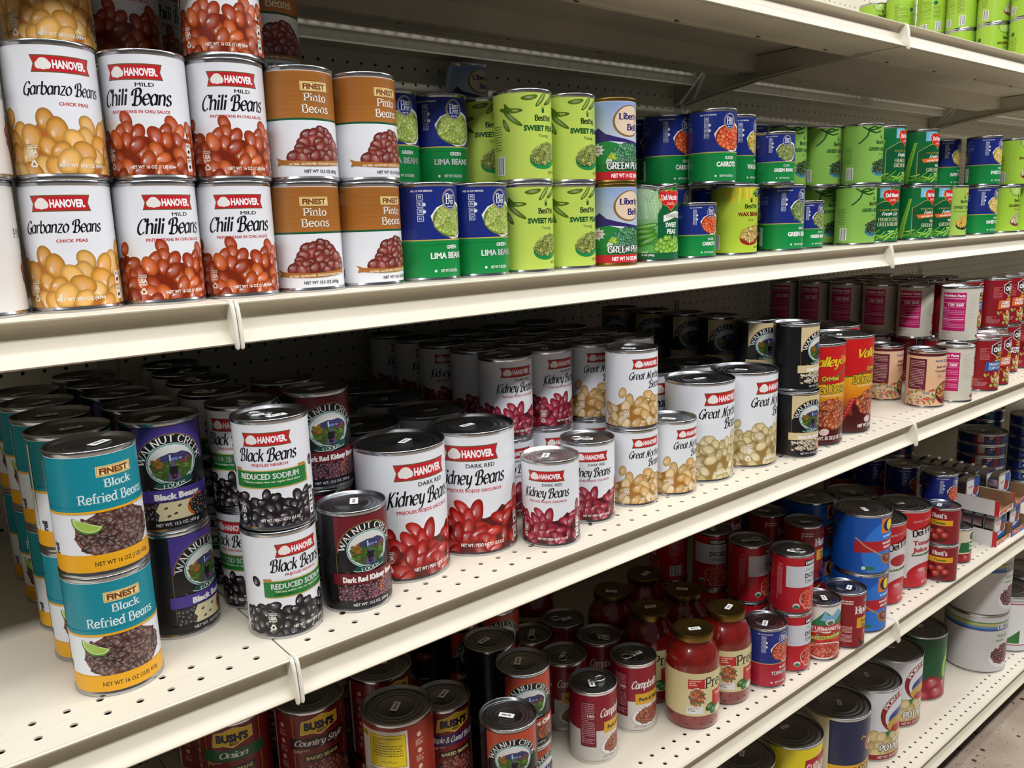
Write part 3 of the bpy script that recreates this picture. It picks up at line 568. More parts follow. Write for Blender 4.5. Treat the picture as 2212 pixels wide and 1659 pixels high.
def walnut(s, acc, name, cols, a, b, n, txt='f4f2ee', wn=52, seed=3):
    s.base = hx('131216'); x0 = -31
    s.rect(x0, 60, 42, 98, acc); s.ell(4, 60, 33, 31, 'a8843c', 50); s.ell(4, 60, 32.4, 30.4, '131216', 50); s.rect(x0, 40, 42, 60, '131216'); s.rect(x0, 8, x0 + .6, 60, '7a6a3a')
    s.penned('WALNUT CREEK', 'serif', 4, 83, 74, 6.6, txt, arc=26)
    for r, c in ((0, 'b8d8d4'), (.9, '10383c'), (1.5, 'c8e4e0'), (2.3, 'dfe8ea')): s.ell(4, 62, 23.5 - r, 20 - r, c, 44)
    s.ell(4, 62, 21, 17.4, 'dcdcd6', 40)
    def clipo(P): return [(4 + (x - 4) * min(1, 20.6 / max(.1, math.hypot(x - 4, (y - 62) * 1.18))), 62 + (y - 62) * min(1, 20.6 / max(.1, math.hypot(x - 4, (y - 62) * 1.18)))) for x, y in P]
    s.poly(clipo([(-17, 62), (-12, 66), (-6, 70), (2, 72.5), (8, 72), (14, 73), (20, 70), (25, 66), (25, 62)]), '3a3c66'); s.poly(clipo([(-17, 63), (-17, 50), (-6, 44), (4, 42), (14, 44), (25, 52), (25, 64), (14, 66), (2, 65), (-8, 64)]), '3f5c26')
    R = random.Random(seed)
    for _ in range(60):
        g = R.uniform(0, 6.3); q = R.uniform(0, 1) ** .5; s.ell(4 + 18 * q * math.cos(g), 56 + 9 * q * math.sin(g), R.uniform(.8, 2.4), R.uniform(.5, 1.3), R.choice(('4f7a2a', '3a5a24', '5f8a34', '2c421c', '6a7a3a', '4a4a2c')), 8)
    for _ in range(22): s.ell(R.uniform(-14, -5), R.uniform(58, 69), R.uniform(.9, 2.2), R.uniform(.9, 2), R.choice(('a8641c', '8a5a24', '6a5a1c', '7a6a2c')), 8)
    for _ in range(16): s.ell(R.uniform(11, 21), R.uniform(62, 67), R.uniform(.8, 1.8), R.uniform(.6, 1.4), R.choice(('a0482c', '7a3a30', '55406a')), 8)
    s.poly([(4, 65), (5, 65), (11, 46), (-2, 46)], '5d5584'); s.rect(3, 65, 9, 68, '6a78b0'); s.rect(1.4, 65, 3, 71, 'b8c4e0'); s.rect(10, 65.6, 13, 67.4, '8a9acc')
    s.rect(1, 51.5, 8, 59.5, '16161f'); s.ell(4.4, 49.8, 2.6, 2.6, '241e2c', 12); s.ell(5.2, 50.6, .8, .8, 'e03020', 8)
    s.poly([(-14, 41), (-11, 45), (2, 44), (18, 49), (22, 46), (20, 42.5), (4, 38.8), (-10, 39.4)], '0c4a40'); s.band([(-14, 41), (-10, 39.4), (4, 38.8), (20, 42.5)], .6, 'dfe8e4'); s.penned('FOODS', 'serif', 4, 40, 20, 3.6, 'f2f4f0', rot=5)
    s.rect(x0 - 4, 26, 44, 38, acc); s.text(name, 6, 28.6, wn, 5.6, txt, .06)
    s.rect(x0 + 1, 8, 42, 25.6, mul(hx(cols[0]), .35)) if False else s.rect(x0 + 1, 8, 42, 25.6, '2a1420' if cols else 'ddd')
    s.pile(lambda x, y: True, x0 + 2, 9, 18, 25, a, b, cols, n, seed, .05, .4, .4, (0, 180), 9)
    if name == 'Black Beans':
        s.poly([(-14, 8), (-12, 14), (-15, 18), (-11, 25.6), (30, 25.6), (30, 8)], 'ddd3a8')
        for x_, y_ in ((-6, 20), (2, 14), (6, 21), (-4, 12)): s.blob(x_, y_, 1.8, 1.2, hx('2a2430'), 20)
    s.ell(30, 17, 17, 12, 'c86a2c', 30, 0, 90, 270); s.pile(lambda x, y: ((x - 32) / 16) ** 2 + ((y - 17) / 10) ** 2 < 1, 16, 8, 42, 26, a, b, cols, int(n * .7), seed + 1, .05, .6, .4, (0, 180), 9)
    s.rect(x0 - 4, 0, 46, 8, '131216'); s.text('NET WT. 15.5 OZ. (439 g)', 4, 2.6, 40, 3, 'dcdce0', .02); s.greek(60, 20, 100, 84, '8a8a90')
def d_wcblack(s): walnut(s, '4a3a94', 'Black Beans', ('1c1820', '2a2430', '141016'), 3.0, 1.9, 60, wn=42)
def d_wckid(s): walnut(s, '6e1822', 'Dark Red Kidney Beans', ('5a2438', '6e3048', '4a1c2e', '7c3c54'), 2.7, 2.0, 80, wn=62)
def d_wcgn(s): walnut(s, 'dcc898', 'Great Northern Beans', ('cfc4a4', 'e4dcc4', 'b8a888'), 2.6, 1.7, 60, 'f2f2f0', wn=54)
def d_wcchili(s): walnut(s, 'b8452a', 'Southwest Chili', ('8a3a1c', 'a04a24', '743014'), 2.6, 1.8, 70, wn=62)

def d_valley(s):
    s.base = hx('c01c1c'); s.rect(-120, 60, 120, 109, 'c81a1c'); s.grad(-120, 46, 120, 68, 'e0881c', 'f0c020'); s.poly([(-120, 109), (-120, 66), (-30, 66), (0, 72), (30, 84), (50, 92), (120, 92), (120, 109)], 'd01c20')
    s.band([(-120, 66), (-30, 66), (0, 72), (30, 84), (50, 92), (120, 92)], 1.3, '2a7a2c')
    s.grad(-120, 20, 120, 46, '7a1a12', 'e0881c'); s.rect(-120, 0, 120, 20, '4a1414')
    s.penned('Valley', 'scriptb', -2, 88, 36, 10, 'f4d428', outline=('7a1418', .5)); s.penned('Green', 'scriptb', 28, 90, 24, 8, 'f4d428'); s.text('Original', 4, 72, 22, 5.4, 'f0d040', .03, outline=('2a1a0a', .5)); s.penned('Baked Beans', 'slab', 2, 58, 56, 9.4, 'f4d040', outline=('2a1608', .7))
    s.text('SEASONED WITH BACON & BROWN SUGAR', 2, 54, 44, 1.8, 'f4e8d0', .02)
    s.ell(8, 28, 34, 20, '4a1016', 40); s.ell(10, 32, 29, 16, '7a2a12', 40); s.pile(lambda x, y: ((x - 10) / 28) ** 2 + ((y - 34) / 15) ** 2 < 1, -18, 16, 40, 52, 4.4, 3.1, ('b04a1c', 'c05a24', '9a3c14', 'cc6a30'), 80, 4, 0, .5, .45)
    s.ell(-2, 14, 6, 4, 'e8c8c0', 14); s.text('NET WT. 55 OZ (3 LB 7 OZ)', 6, 5, 46, 4, 'f0e8e0', .04)
    for i in range(8): s.blob(-36 + i * 1.6, 14 + i * 3.5, 5, 2, hx('c8202c'), 80 - i * 8, 0, 8, .2, .6)
def d_beefveg(s):
    s.base = hx('e6bd94'); s.rect(-120, 93, 120, 98, '5a1a2a'); s.grad(-120, 40, 120, 93, 'e8b890', 'ecc8a4'); s.rect(-46, 30, -12, 88, '5a1a2a'); s.rect(-45, 31, -13, 87, '6a2036'); s.greek(-43, 34, -15, 84, 'e8c8c0', 3, .9, 5)
    s.text('FOOD CLUB', 18, 82, 30, 4.4, '2a4a8a', .04); s.text('Beef with', 18, 71, 24, 4.6, '5a2a3a', .03); s.text('Vegetables', 18, 63, 30, 4.8, '5a2a3a', .03); s.greek(8, 50, 30, 60, 'a06a50')
    R = random.Random(8)
    for _ in range(70): s.blob(R.uniform(-46, 6), R.uniform(4, 34) * (.6 + .4 * R.random()), R.uniform(2, 4), R.uniform(1.6, 3), hx(R.choice(('e0602c', 'e8d49a', '6f9a3a', 'c83c24', 'f0e0b0', '8a8a90'))), R.uniform(0, 180), 0, 8)
    s.ell(30, 24, 24, 22, '6a1a22', 40); s.pile(lambda x, y: ((x - 30) / 21) ** 2 + ((y - 28) / 15) ** 2 < 1, 8, 12, 52, 44, 3.4, 2.6, ('c86a2c', 'b0501c', 'd8a050', '8a3a1c', '7a8a34'), 60, 3)
def hexlogo(s, x, y, w):
    P = lambda k: [(x + a * k * w, y + b * k * w) for a, b in ((-.5, -.12), (-.5, .2), (-.2, .34), (.2, .34), (.5, .2), (.5, -.12), (.2, -.3), (-.2, -.3))]
    s.poly(P(1.08), 'f0eeea'); s.poly(P(1), '4a1a22'); s.penned("Campbell's", 'script', x, y + .17 * w, w * .5, w * .09, 'f0ece8'); s.text('CHUNKY', x, y - .08 * w, w * .88, w * .2, 'ffffff', .06); s.text('SOUP', x, y - .22 * w, w * .4, w * .09, 'e8d020', .05)
def d_chunkw(s):
    s.base = hx('d9d4c4'); s.rect(-40, 18, 4, 92, 'c8206a'); s.text('Nutrition Facts', -18, 84, 40, 5, 'ffffff', .04); s.rect(-38, 80, 2, 81, 'fff'); s.text('120 260', -14, 66, 28, 5.4, 'fff', .04); s.rect(-38, 72, 2, 72.6, 'fff'); s.greek(-38, 22, 2, 64, 'f4a8cc', 3.2, 1, 3); s.rect(-38, 40, 2, 41, 'fff')
    s.greek(10, 40, 26, 88, 'a8a8a4', 4, .7, 8); hexlogo(s, 52, 74, 30); s.poly([(34, 22), (34, 46), (42, 46), (42, 30), (52, 30), (52, 22)], 'c8501c'); s.rect(46, 22, 54, 30, 'b0381c'); s.ell(58, 44, 6, 12, '7a8aa8', 16); s.text('SUPER', 46, 16, 18, 3.4, '22344a', .05); s.poly([(36, 2), (38, 13), (62, 15), (60, 3)], 'c8206a'); s.tri([((28, 8), (36, 3), (34, 12))], hx('7a1a2a'))
    s.greek(-38, 4, 0, 14, 'c86a8a', 3, .8)
def chunk(s, t1, t2, bc):
    s.base = hx('9a1a26'); s.greek(-40, 60, -22, 84, 'd88a8a'); hexlogo(s, 4, 80, 44); s.text('16g', -4, 62, 8, 4, 'd8e020', .04); s.rect(-10, 57, 10, 60, 'c8d020')
    s.poly([(-30, 38), (-28, 56), (32, 60), (30, 40)], bc); s.text(t1, 0, 49, 44, 5.4, 'fff', .05); s.text(t2, 0, 41.5, 46, 5.8, 'fff', .05)
    R = random.Random(12)
    for _ in range(60): s.blob(R.gauss(4, 14), R.uniform(6, 36), R.uniform(3, 6), R.uniform(2, 4), hx(R.choice(('e8a838', 'e8d898', 'a8b84a', 'c8602c', '9a2c1c', 'f0e4b8'))), R.uniform(0, 180), 0, 9)
    s.greek(-50, 8, -24, 22, 'e0a8a8')
def d_chunkc(s): chunk(s, 'MANHATTAN', 'CLAM CHOWDER', '2a62b0')
def d_chunko(s): chunk(s, 'CLASSIC CHICKEN', 'NOODLE', 'e07a3a')
def d_chunkr(s): chunk(s, 'STEAK &', 'POTATO', '6a1018')
def bush(s, name, bandc, tc='f0ece4'):
    s.base = hx('7c1d1e'); s.rect(-30, 0, -29.2, 98, 'c89a3c'); s.rect(34, 0, 34.8, 98, 'c89a3c')
    P = [(-20, 78), (-18, 90), (-8, 92), (4, 96), (16, 93), (24, 93), (24, 80), (14, 78), (2, 73), (-8, 76), (-20, 74)]
    s.poly([(a * 1.04, (b - 84) * 1.08 + 84) for a, b in P], 'f4e8a0'); s.poly(P, 'e8bc1c'); s.text("BUSH'S", 2, 80, 36, 9, '10183a', .07); s.text('BEST', 4, 75.4, 11, 3, '10183a', .04)
    s.rect(-34, 56, 38, 70, bandc); s.penned(name, 'scriptb', 2, 60, min(62, 6.5 * len(name)), 7, tc); s.greek(-30, 51, 34, 54.6, 'd8c8a8', 2, 1)
    s.poly([(-20, 40), (-18, 48), (26, 50), (24, 41)], '1a1414'); s.text('BAKED BEANS', 3, 42.5, 38, 4.4, 'e0cc8a', .03, rot=2)
    s.ell(6, 14, 36, 26, '3a2a3a', 40); s.pile(lambda x, y: ((x - 6) / 32) ** 2 + ((y - 14) / 24) ** 2 < 1, -28, 0, 40, 40, 4.6, 3.2, ('8a3a2c', '9a4a38', '74301f'), 76, 3, 0, .35, .45)
    for i in range(4): s.ell(-44, 84 - i * 20, 3, 3, 'd8a8a0', 12); s.greek(-49, 71 - i * 20, -39, 78 - i * 20, 'd8a8a0', 2, .9)
    s.rect(-62, 0, -58, 96, 'e8e0d8')
def d_bushonion(s): bush(s, 'Onion', '14603a')
def d_bushctry(s): bush(s, 'Country Style', '3a1422')
def d_bushmaple(s): bush(s, 'Maple & Cured Bacon', '3c2060')
def d_bushback(s):
    s.base = hx('9a3424'); s.rect(-44, 0, 16, 94, 'e4dcd8'); s.rect(-30, 50, 14, 90, 'e8cc1c'); s.rect(-29.4, 50.6, 13.4, 89.4, '2a2a20'); s.rect(-29, 51, 13, 89, 'ecd020'); s.greek(-26, 62, 10, 86, '7a6a10', 3, 1.2, 2); s.band([(-16, 56), (-12, 58), (-9, 55.5), (-5, 58), (-2, 56), (3, 57)], .7, '6a5a10')
    s.poly([(-43, 84), (-41, 91), (-32, 91), (-32, 82)], 'e8bc1c'); s.text("BUSH'S", -37.4, 85, 9, 3, '10183a', .05); s.text('NUTRITION INFORMATION', -14, 45, 34, 2.6, '3a5a8a', .03); s.greek(-42, 24, 14, 42, '6a6a70', 3, .8, 6); s.barcode(-22, 4, 12, 20)
    for i in range(4): s.ell(30, 84 - i * 20, 3, 3, 'e0b8a8', 12); s.greek(25, 71 - i * 20, 35, 78 - i * 20, 'e0b8a8', 2, .9)
def d_camp(s):
    s.base = hx('dcd6d0'); s.rect(-120, 48, 120, 104, '8e1228'); s.rect(-44, 22, -20, 96, '7a1026'); s.greek(-42, 26, -22, 92, 'd8a0a8', 3, 1, 4); s.text('140', -28, 70, 10, 4, 'f0d8d8', .04)
    s.penned("Campbell's", 'scriptb', 10, 70, 48, 12, 'f4f0ec'); s.poly([(-8, 43), (-8, 61), (50, 61), (50, 43)], 'dba820'); s.text('Pork & Beans', 18, 48.6, 40, 6, '1c1a18', .05)
    s.ell(18, 22, 33, 18, 'c8c6c4', 40, 8); s.ell(18, 23, 31, 16.6, 'f0eeec', 40, 8); s.ell(19, 23.6, 27, 13.6, '6a2410', 36, 8)
    s.pile(lambda x, y: ((x - 19) / 26) ** 2 + ((y - 24 - .12 * (x - 19)) / 13) ** 2 < 1, -8, 8, 46, 42, 3.4, 2.3, ('a8502c', 'b86038', '98421f'), 80, 3, 0, .4, .5); s.text('NET WT 11 OZ (312g)', 0, 4, 20, 2.4, 'b09a58', .02)
def d_kirk(s):
    s.base = hx('c01828'); s.rect(-30, 46, 34, 84, 'd6d8e0'); s.rect(0, 84, 34, 94, '1a1416'); s.text('KIRKLAND', 17, 86.6, 28, 5, 'f4f4f4', .05); s.text('ORGANIC', 17, 74, 26, 6, '3f8a3a', .0); s.text('DICED', 17, 62, 30, 8.4, '16161a', .03); s.text('TOMATOES', 17, 52, 30, 7, '16161a', .01); s.greek(-8, 48, 32, 49.6, '333', 2, .9)
    s.ell(20, 24, 27, 21, 'd8b0a8', 40, 0, 120, 360); s.ell(20, 25, 25, 19.6, 'b8281c', 40); s.pile(lambda x, y: ((x - 20) / 24) ** 2 + ((y - 25) / 18) ** 2 < 1 and y < 46, -6, 6, 44, 44, 4, 3.2, ('e0482c', 'd83820', 'ec6a44'), 50, 3, 0, .3, .6); s.rect(-30, 46, 34, 50, 'd6d8e0'); s.blob(34, 40, 7, 3, hx('3a8a34'), 50)
    s.ell(-12, 12, 6, 5, 'e8ece4', 20); s.ell(-12, 10.4, 5, 3, '2a7a4a', 16); s.text('USDA', -12, 13, 6, 1.8, '2a7a4a', .03); s.text('NET WT 14.5 OZ', 14, 5, 24, 2.6, 'e8c0c0', .02); s.greek(60, 50, 90, 84, 'e0a0a8'); s.barcode(62, 10, 86, 28); s.rect(-46, 20, -45, 80, 'd88'); s.greek(-44, 30, -36, 86, 'e0a0a8')
def d_furm(s):
    s.base = hx('e6e2da'); s.rect(-120, 0, 120, 50, 'c83a22'); s.poly([(-22, 60), (8, 92), (20, 82), (34, 94), (60, 70), (60, 56)], '2a7a4a'); s.poly([(8, 92), (14, 84), (20, 82), (34, 94), (44, 84), (26, 70), (0, 74)], '7ab0d0'); s.ell(18, 70, 9, 6, 'd8d8d0', 16); s.ell(18, 69, 6, 4, '5a6a5a', 12)
    for (x, y, r) in ((-26, 44, 14), (0, 40, 13), (30, 42, 15), (-10, 26, 12)): s.blob(x, y, r, r * .9, hx('d8321c'), 0, 0, 20, .3, .55); s.blob(x, y + 6, 5, 1.6, hx('2a6a24'), 20); s.blob(x, y + 6, 5, 1.4, hx('2a6a24'), 100)
    s.poly([(-18, 52), (-16, 63), (44, 66), (42, 54)], 'c01c2c'); s.penned("FURMANO'S", 'heavy', 12, 54.6, 52, 7, 'f8f4f0', rot=1); s.poly([(-16, 36), (-14, 42), (44, 47), (42, 41)], 'd8dc6a'); s.text('TOMATOES', 12, 39, 48, 3.8, '2a5a24', .03, rot=4)
    s.ell(12, 16, 34, 16, 'f0e8e4', 40, 6); s.ell(12, 16.5, 31, 13.4, 'c03a2c', 36, 6); s.pile(lambda x, y: ((x - 12) / 30) ** 2 + ((y - 17) / 12) ** 2 < 1, -18, 2, 42, 32, 4.5, 2.4, ('d85a44', 'c8402c', 'e07a64'), 46, 3, .1, .5, .6)
def d_hunt(s):
    s.base = hx('921a22'); s.rect(-36, 8, -10, 90, '8a1820'); s.greek(-34, 76, -12, 90, 'f0d8d0', 4.4, 2.4, 2); s.greek(-34, 10, -12, 40, 'e8c0b8', 2.6, 1.2, 5); s.penned("Hunt's", 'heavy', 14, 64, 46, 15, 'f6f2f0')
    s.rect(-4, 36, 50, 56, 'e0a820'); s.text('Tomato', 20, 45, 32, 6.6, '2a5a2c', .05); s.text('Sauce', 20, 38, 26, 5, '2a5a2c', .04); s.poly([(10, 84), (12, 89), (34, 95), (32, 90)], '5a9a2c'); s.text('100% NATURAL', 22, 87.6, 18, 2.2, 'f4f4e8', .03, rot=15)
    s.ell(24, 12, 22, 16, '3a1a14', 36); s.ell(24, 17, 19, 12, 'a02c1c', 32); s.blob(18, 24, 9, 8, hx('c8301c'), 0, 0, 16); s.blob(32, 22, 8, 7, hx('b8281a'), 0, 0, 16)
def d_org(s):
    s.base = hx('1258b8'); s.ell(30, 36, 52, 56, '2a7ad8', 50, 0, 90, 270); s.rect(14, 70, 46, 96, '1a1c30'); s.rect(10, 70, 34, 96, 'e8801c'); s.ell(28, 83, 14, 11.6, '141a4a', 36); s.ell(29, 83, 7.4, 9.4, 'f0d820', 30, 0); s.text('organics', 28, 62, 28, 5, 'e8ecf8', .03)
    s.poly([(-34, 36), (-34, 56), (50, 58), (50, 40)], 'b81c2c'); s.text('tomato', 26, 50, 26, 5, 'f4e8e8', .04); s.text('sauce', 26, 43, 20, 5, 'f4e8e8', .04)
    s.band([(-33, 62), (-16, 48), (4, 36), (16, 28)], 2.6, 'b08a58'); s.band([(-32, 62.8), (-16, 48.8), (4, 36.8)], .8, 'd8b888'); s.ell(26, 23, 15, 10, 'a8743c', 30, -18); s.ell(27, 24, 12, 7.6, '7a2c24', 28, -18); s.blob(27, 25, 9, 4.6, hx('a04a40'), -18)
    s.rect(-14, 6, 0, 12, '2a7a4a'); s.ell(-18, 9, 3.6, 3.2, 'd8ecd8', 16); s.greek(-20, 1.6, 12, 4.4, '8ab0e8'); s.greek(-120, 70, -60, 90, '8ab0e8')
def dei(s, t1, t2):
    s.base = hx('e2ddda'); s.rect(-120, 92, 120, 109, 'c81c24'); s.poly([(-120, 92), (-40, 92), (-24, 84), (44, 100), (120, 100), (120, 92)], 'c81c24'); s.text('FAMILY GROWN', -4, 96, 36, 3, 'f4d8d4', .03, rot=5)
    s.penned('Dei Fratelli', 'heavy', 6, 78, 58, 8.6, '1a1a1c', rot=7); (s.text(t1, -2, 62, 38, 6.6, 'b0282c', .05), s.text(t2, -8, 52, 26, 6.6, 'b0282c', .05)) if t1 else s.ell(-4, 60, 15, 8, 'b0282c', 20); s.rect(-22, 46, 18, 49, '2a6a34'); s.greek(-20, 46.8, 16, 48.6, 'd8ecd8', 2, .9)
    s.rect(-120, 0, 120, 14, 'c01c2a'); s.blob(0, 18, 27, 17, hx('cc1c30'), 0, 0, 40, .5, .75); s.band([(4, 24), (10, 18), (18, 26)], 2.4, '3a6a24'); s.band([(10, 18), (4, 14)], 1.6, '3a6a24'); s.rect(-50, 0, 50, 5, 'c01c2a'); s.text('NET WT 46 FL OZ', 8, 5, 24, 3.4, 'f0c8c8', .03)
    s.poly([(32, 34), (34, 44), (56, 50), (58, 40)], '2a5a9a'); s.greek(-70, 20, -44, 76, 'a0a0a0')
def d_deij(s): dei(s, 'Tomato', 'Juice')
def d_deit(s): dei(s, None, None)
def d_paste(s):
    s.base = hx('8c1822'); s.penned("Hunt's", 'heavy', 12, 76, 40, 13, 'f6f2f0'); s.rect(-34, 54, 50, 70, 'e8a81c'); s.text('Tomato', 14, 58, 34, 7, '2a6a2c', .05); s.ell(10, 26, 32, 24, '5a1410', 36)
    for (x, y) in ((-8, 34), (16, 38), (30, 26), (4, 20)): s.blob(x, y, 12, 10, hx('b8281a'), 20, 0, 16)
    s.rect(-36, 4, -20, 16, 'e8e4e0'); s.rect(-33, 6, -24, 14, '3a3a3a')
def d_tpaste(s):
    s.base = hx('e0d6bc'); s.poly([(-44, 30), (-40, 62), (50, 64), (46, 30)], '1c6a3c'); s.text('Tomato', 4, 50, 34, 9, 'f4f4ec', .05); s.text('Paste', 4, 38, 28, 9, 'f4f4ec', .05); s.ell(8, 80, 20, 14, '2a3a2c', 24); s.ell(4, 82, 12, 8, '5a6a50', 20)
    s.rect(-60, 0, 60, 26, '9a1c22')
    for (x, y) in ((-22, 14), (0, 18), (22, 12), (40, 18)): s.blob(x, y, 13, 11, hx('b82c24'), 10, 0, 16, .6)
def d_pintow(s):
    s.base = hx('e6e2de'); s.rect(20, 78, 70, 98, '14713e'); s.penned('Field', 'heavy', 42, 83, 30, 8, 'f4f4f0'); s.penned('PINTO BEANS', 'serif', 24, 58, 62, 7, '26262c'); s.ell(34, 30, 34, 26, '3a2018', 40)
    s.pile(lambda x, y: ((x - 34) / 33) ** 2 + ((y - 30) / 25) ** 2 < 1, 0, 4, 70, 56, 4.4, 3, ('8a4a3a', '9a5a48', '7a3a2c', 'a86a58'), 120, 5, 0, .4, .45); s.greek(40, 3, 66, 7, '555'); s.poly([(50, 0), (76, 0), (76, 24)], 'c8602c')
def d_potn(s):
    s.base = hx('ece7dc'); s.rect(-26, 36, 90, 98, '242a50'); s.rect(-26, 20, 90, 36, 'eeb11c'); s.penned('POTATOES', 'heavy', 18, 22.4, 56, 9, '1c1a1c'); s.text('WHOLE WHITE', 26, 31.6, 24, 3, '1c1a1c', .03)
    s.rect(-26, 0, 90, 19, '4a2a20'); s.pile(lambda x, y: True, -24, 0, 80, 17, 9, 6, ('d8cfc0', 'e8e0d4', 'c8bca8'), 30, 2, 0, .3, .5)
    s.ell(40, 60, 15, 12, 'e2b024', 30); s.ell(40, 60, 13.6, 10.8, 'b8402c', 30); s.band([(26, 70), (20, 74), (17, 70)], 1.6, 'e2b024'); s.ell(40, 60, 8, 3.6, 'f0e6d0', 16)
    s.poly([(-62, 78), (-58, 70), (-46, 70), (-40, 80), (-46, 86), (-54, 88)], 'c0502c'); s.text('Red', -51, 75, 12, 5, 'f0e0c8', .03); s.text('Potatoes', -50, 50, 30, 5, '2a2420', .03); s.greek(-66, 58, -34, 64, 'a08a70'); s.greek(-66, 90, -34, 94, 'c08a70')
def d_potp(s):
    s.base = hx('e4e6ec'); s.ell(14, 66, 34, 30, '8a1c24', 44); s.ell(14, 62, 27, 24, 'e4e6ec', 40); s.penned('PORT ROYAL', 'heavy', 14, 88, 62, 6.4, 'f0ece8', arc=29); s.ell(16, 58, 24, 14, '2a4a9a', 30); s.ell(16, 50, 26, 12, 'c8a848', 30); s.poly([(-20, 40), (6, 44), (2, 30), (-20, 26)], '2f7a34')
    s.rect(-40, 0, 60, 34, 'c8b070'); s.pile(lambda x, y: True, -38, 8, 58, 36, 9, 8, ('d8c080', 'e4cf94', 'c8ac68'), 26, 4, 0, .25, .6); s.ell(14, 44, 17, 7, 'b01c2c', 24); s.text('Golden', 14, 49, 20, 4, 'd8b020', .04)
    s.penned('POTATOES', 'heavy', 8, 13, 56, 9, 'f2f2f0', outline=('3a3430', .7)); s.greek(2, 25, 24, 29, 'e0dcd0', 4, 3); s.rect(-120, 0, 120, 7.4, '8e1a26'); s.text('NET WT. 102 OZ (6 LB 6 OZ)', 4, 2, 50, 3.4, 'e8d0cc', .03)
def d_beet(s):
    s.base = hx('10532e'); s.ell(30, 50, 20, 30, '8ac83a', 30, -14); s.ell(34, 50, 16, 26, '2a8a34', 30, -14); s.text('WHOLE', 32, 52, 20, 7, 'f0f4ec', .04); s.poly([(36, 70), (36, 98), (46, 98), (46, 72)], 'c8343c'); s.rect(-120, 0, 120, 24, '8e1428')
    for (x, y) in ((-30, 22), (-8, 26), (16, 20), (38, 24), (0, 10), (28, 8), (-24, 6)): s.blob(x, y, 14, 12, hx('b01c30'), 0, 0, 18, .35, .5)
    s.ell(26, 24, 11, 10, 'a8604a', 20); s.ell(26, 24, 7, 6, 'b8705a', 16)
def d_furmy(s):
    s.base = hx('e8d41c'); s.rect(-60, 0, 60, 98, 'ecd820'); s.poly([(6, 52), (8, 84), (60, 90), (60, 56)], 'a81c2c'); s.poly([(7, 54), (9, 82), (60, 88), (60, 58)], 'b8202e'); s.penned("FURMANO'S", 'heavy', 36, 60, 52, 18, 'f4f0e8', rot=2); s.poly([(14, 44), (16, 52), (60, 54), (60, 46)], '8a2020')
    s.ell(-24, 40, 24, 22, 'e8b41c', 30); s.ell(-24, 38, 18, 16, 'f0cc38', 30); s.rect(-66, 0, -60, 98, 'd8d8d4'); s.greek(-66, 4, -60, 94, '555')
def d_gbean(s):
    s.base = hx('2f5a24'); R = random.Random(3)
    for i in range(110): x = R.uniform(-60, 70); y = R.uniform(10, 96); g = R.uniform(-1, 1) + 1.2; s.band([(x, y), (x + 18 * math.cos(g), y + 18 * math.sin(g))], 2.6, R.choice(('5a8a3c', '78a450', '3c6a28', '9abc6c', '2c5420')))
def d_lake(s):
    s.base = hx('d2cfce')
    for i, c in enumerate(('5a8a4a', 'c8c48a', 'b8a84a', '6a9ac8', '4a7ab8', '3a5aa0')): s.rect(-120, 88 - i * 2.4, 60, 90.4 - i * 2.4, c)
    s.rect(-120, 75, 60, 76, '3a3a6a'); s.rect(2, 77, 60, 87, 'c8ccd4'); s.penned('LAKESIDE', 'serif', 34, 78.4, 60, 7, '2a2c3a'); s.text('Whole', 14, 62, 24, 6.6, '5a9a4a', .02); s.greek(0, 54, 32, 58, '5a9a4a', 4, 2.6)
    s.ell(20, 24, 30, 18, 'e6e4e4', 36); s.pile(lambda x, y: ((x - 20) / 26) ** 2 + ((y - 28) / (18 if y > 28 else 14)) ** 2 < 1, -8, 10, 48, 48, 4, 3.8, ('5a1420', '6c1c28', '4a0e18', '7c2a34'), 70, 3, 0, .3, .4)
def d_lakew(s):
    s.base = hx('dcdcdc'); s.greek(-40, 20, -10, 84, '8a8a8a', 3, .9, 2); s.rect(6, 10, 60, 90, 'b84a5a'); s.rect(8, 12, 60, 88, 'f0f0f0'); s.poly([(10, 14), (40, 14), (40, 40)], '3a7a3a')
    for k in range(3): s.rect(-60, 93 + k, 60, 93.6 + k, '9aa0a8')
def d_tuna(s):
    s.base = hx('14326e'); s.rect(-60, 0, -6, 60, '8e1422'); s.rect(-44, 12, -14, 50, 'b8b4ae'); s.greek(-42, 16, -16, 46, '7a7876', 5, 2); s.poly([(12, 28), (16, 50), (36, 54), (32, 32)], 'e8c8b8'); s.ell(24, 40, 8, 5, 'b02030', 12); s.greek(4, 12, 40, 21, '9ab8e8', 6, 3); s.rect(44, 0, 70, 60, '9a1c30')
def d_tunab(s):
    s.base = hx('10245c'); s.rect(-20, 10, 30, 40, '1f6a70'); s.greek(-14, 16, 24, 34, 'cfe0e4', 8, 4); s.ell(-34, 26, 6, 6, 'c8c8d0', 14); s.greek(-60, 6, -42, 50, '8aa0d0', 6, 2)
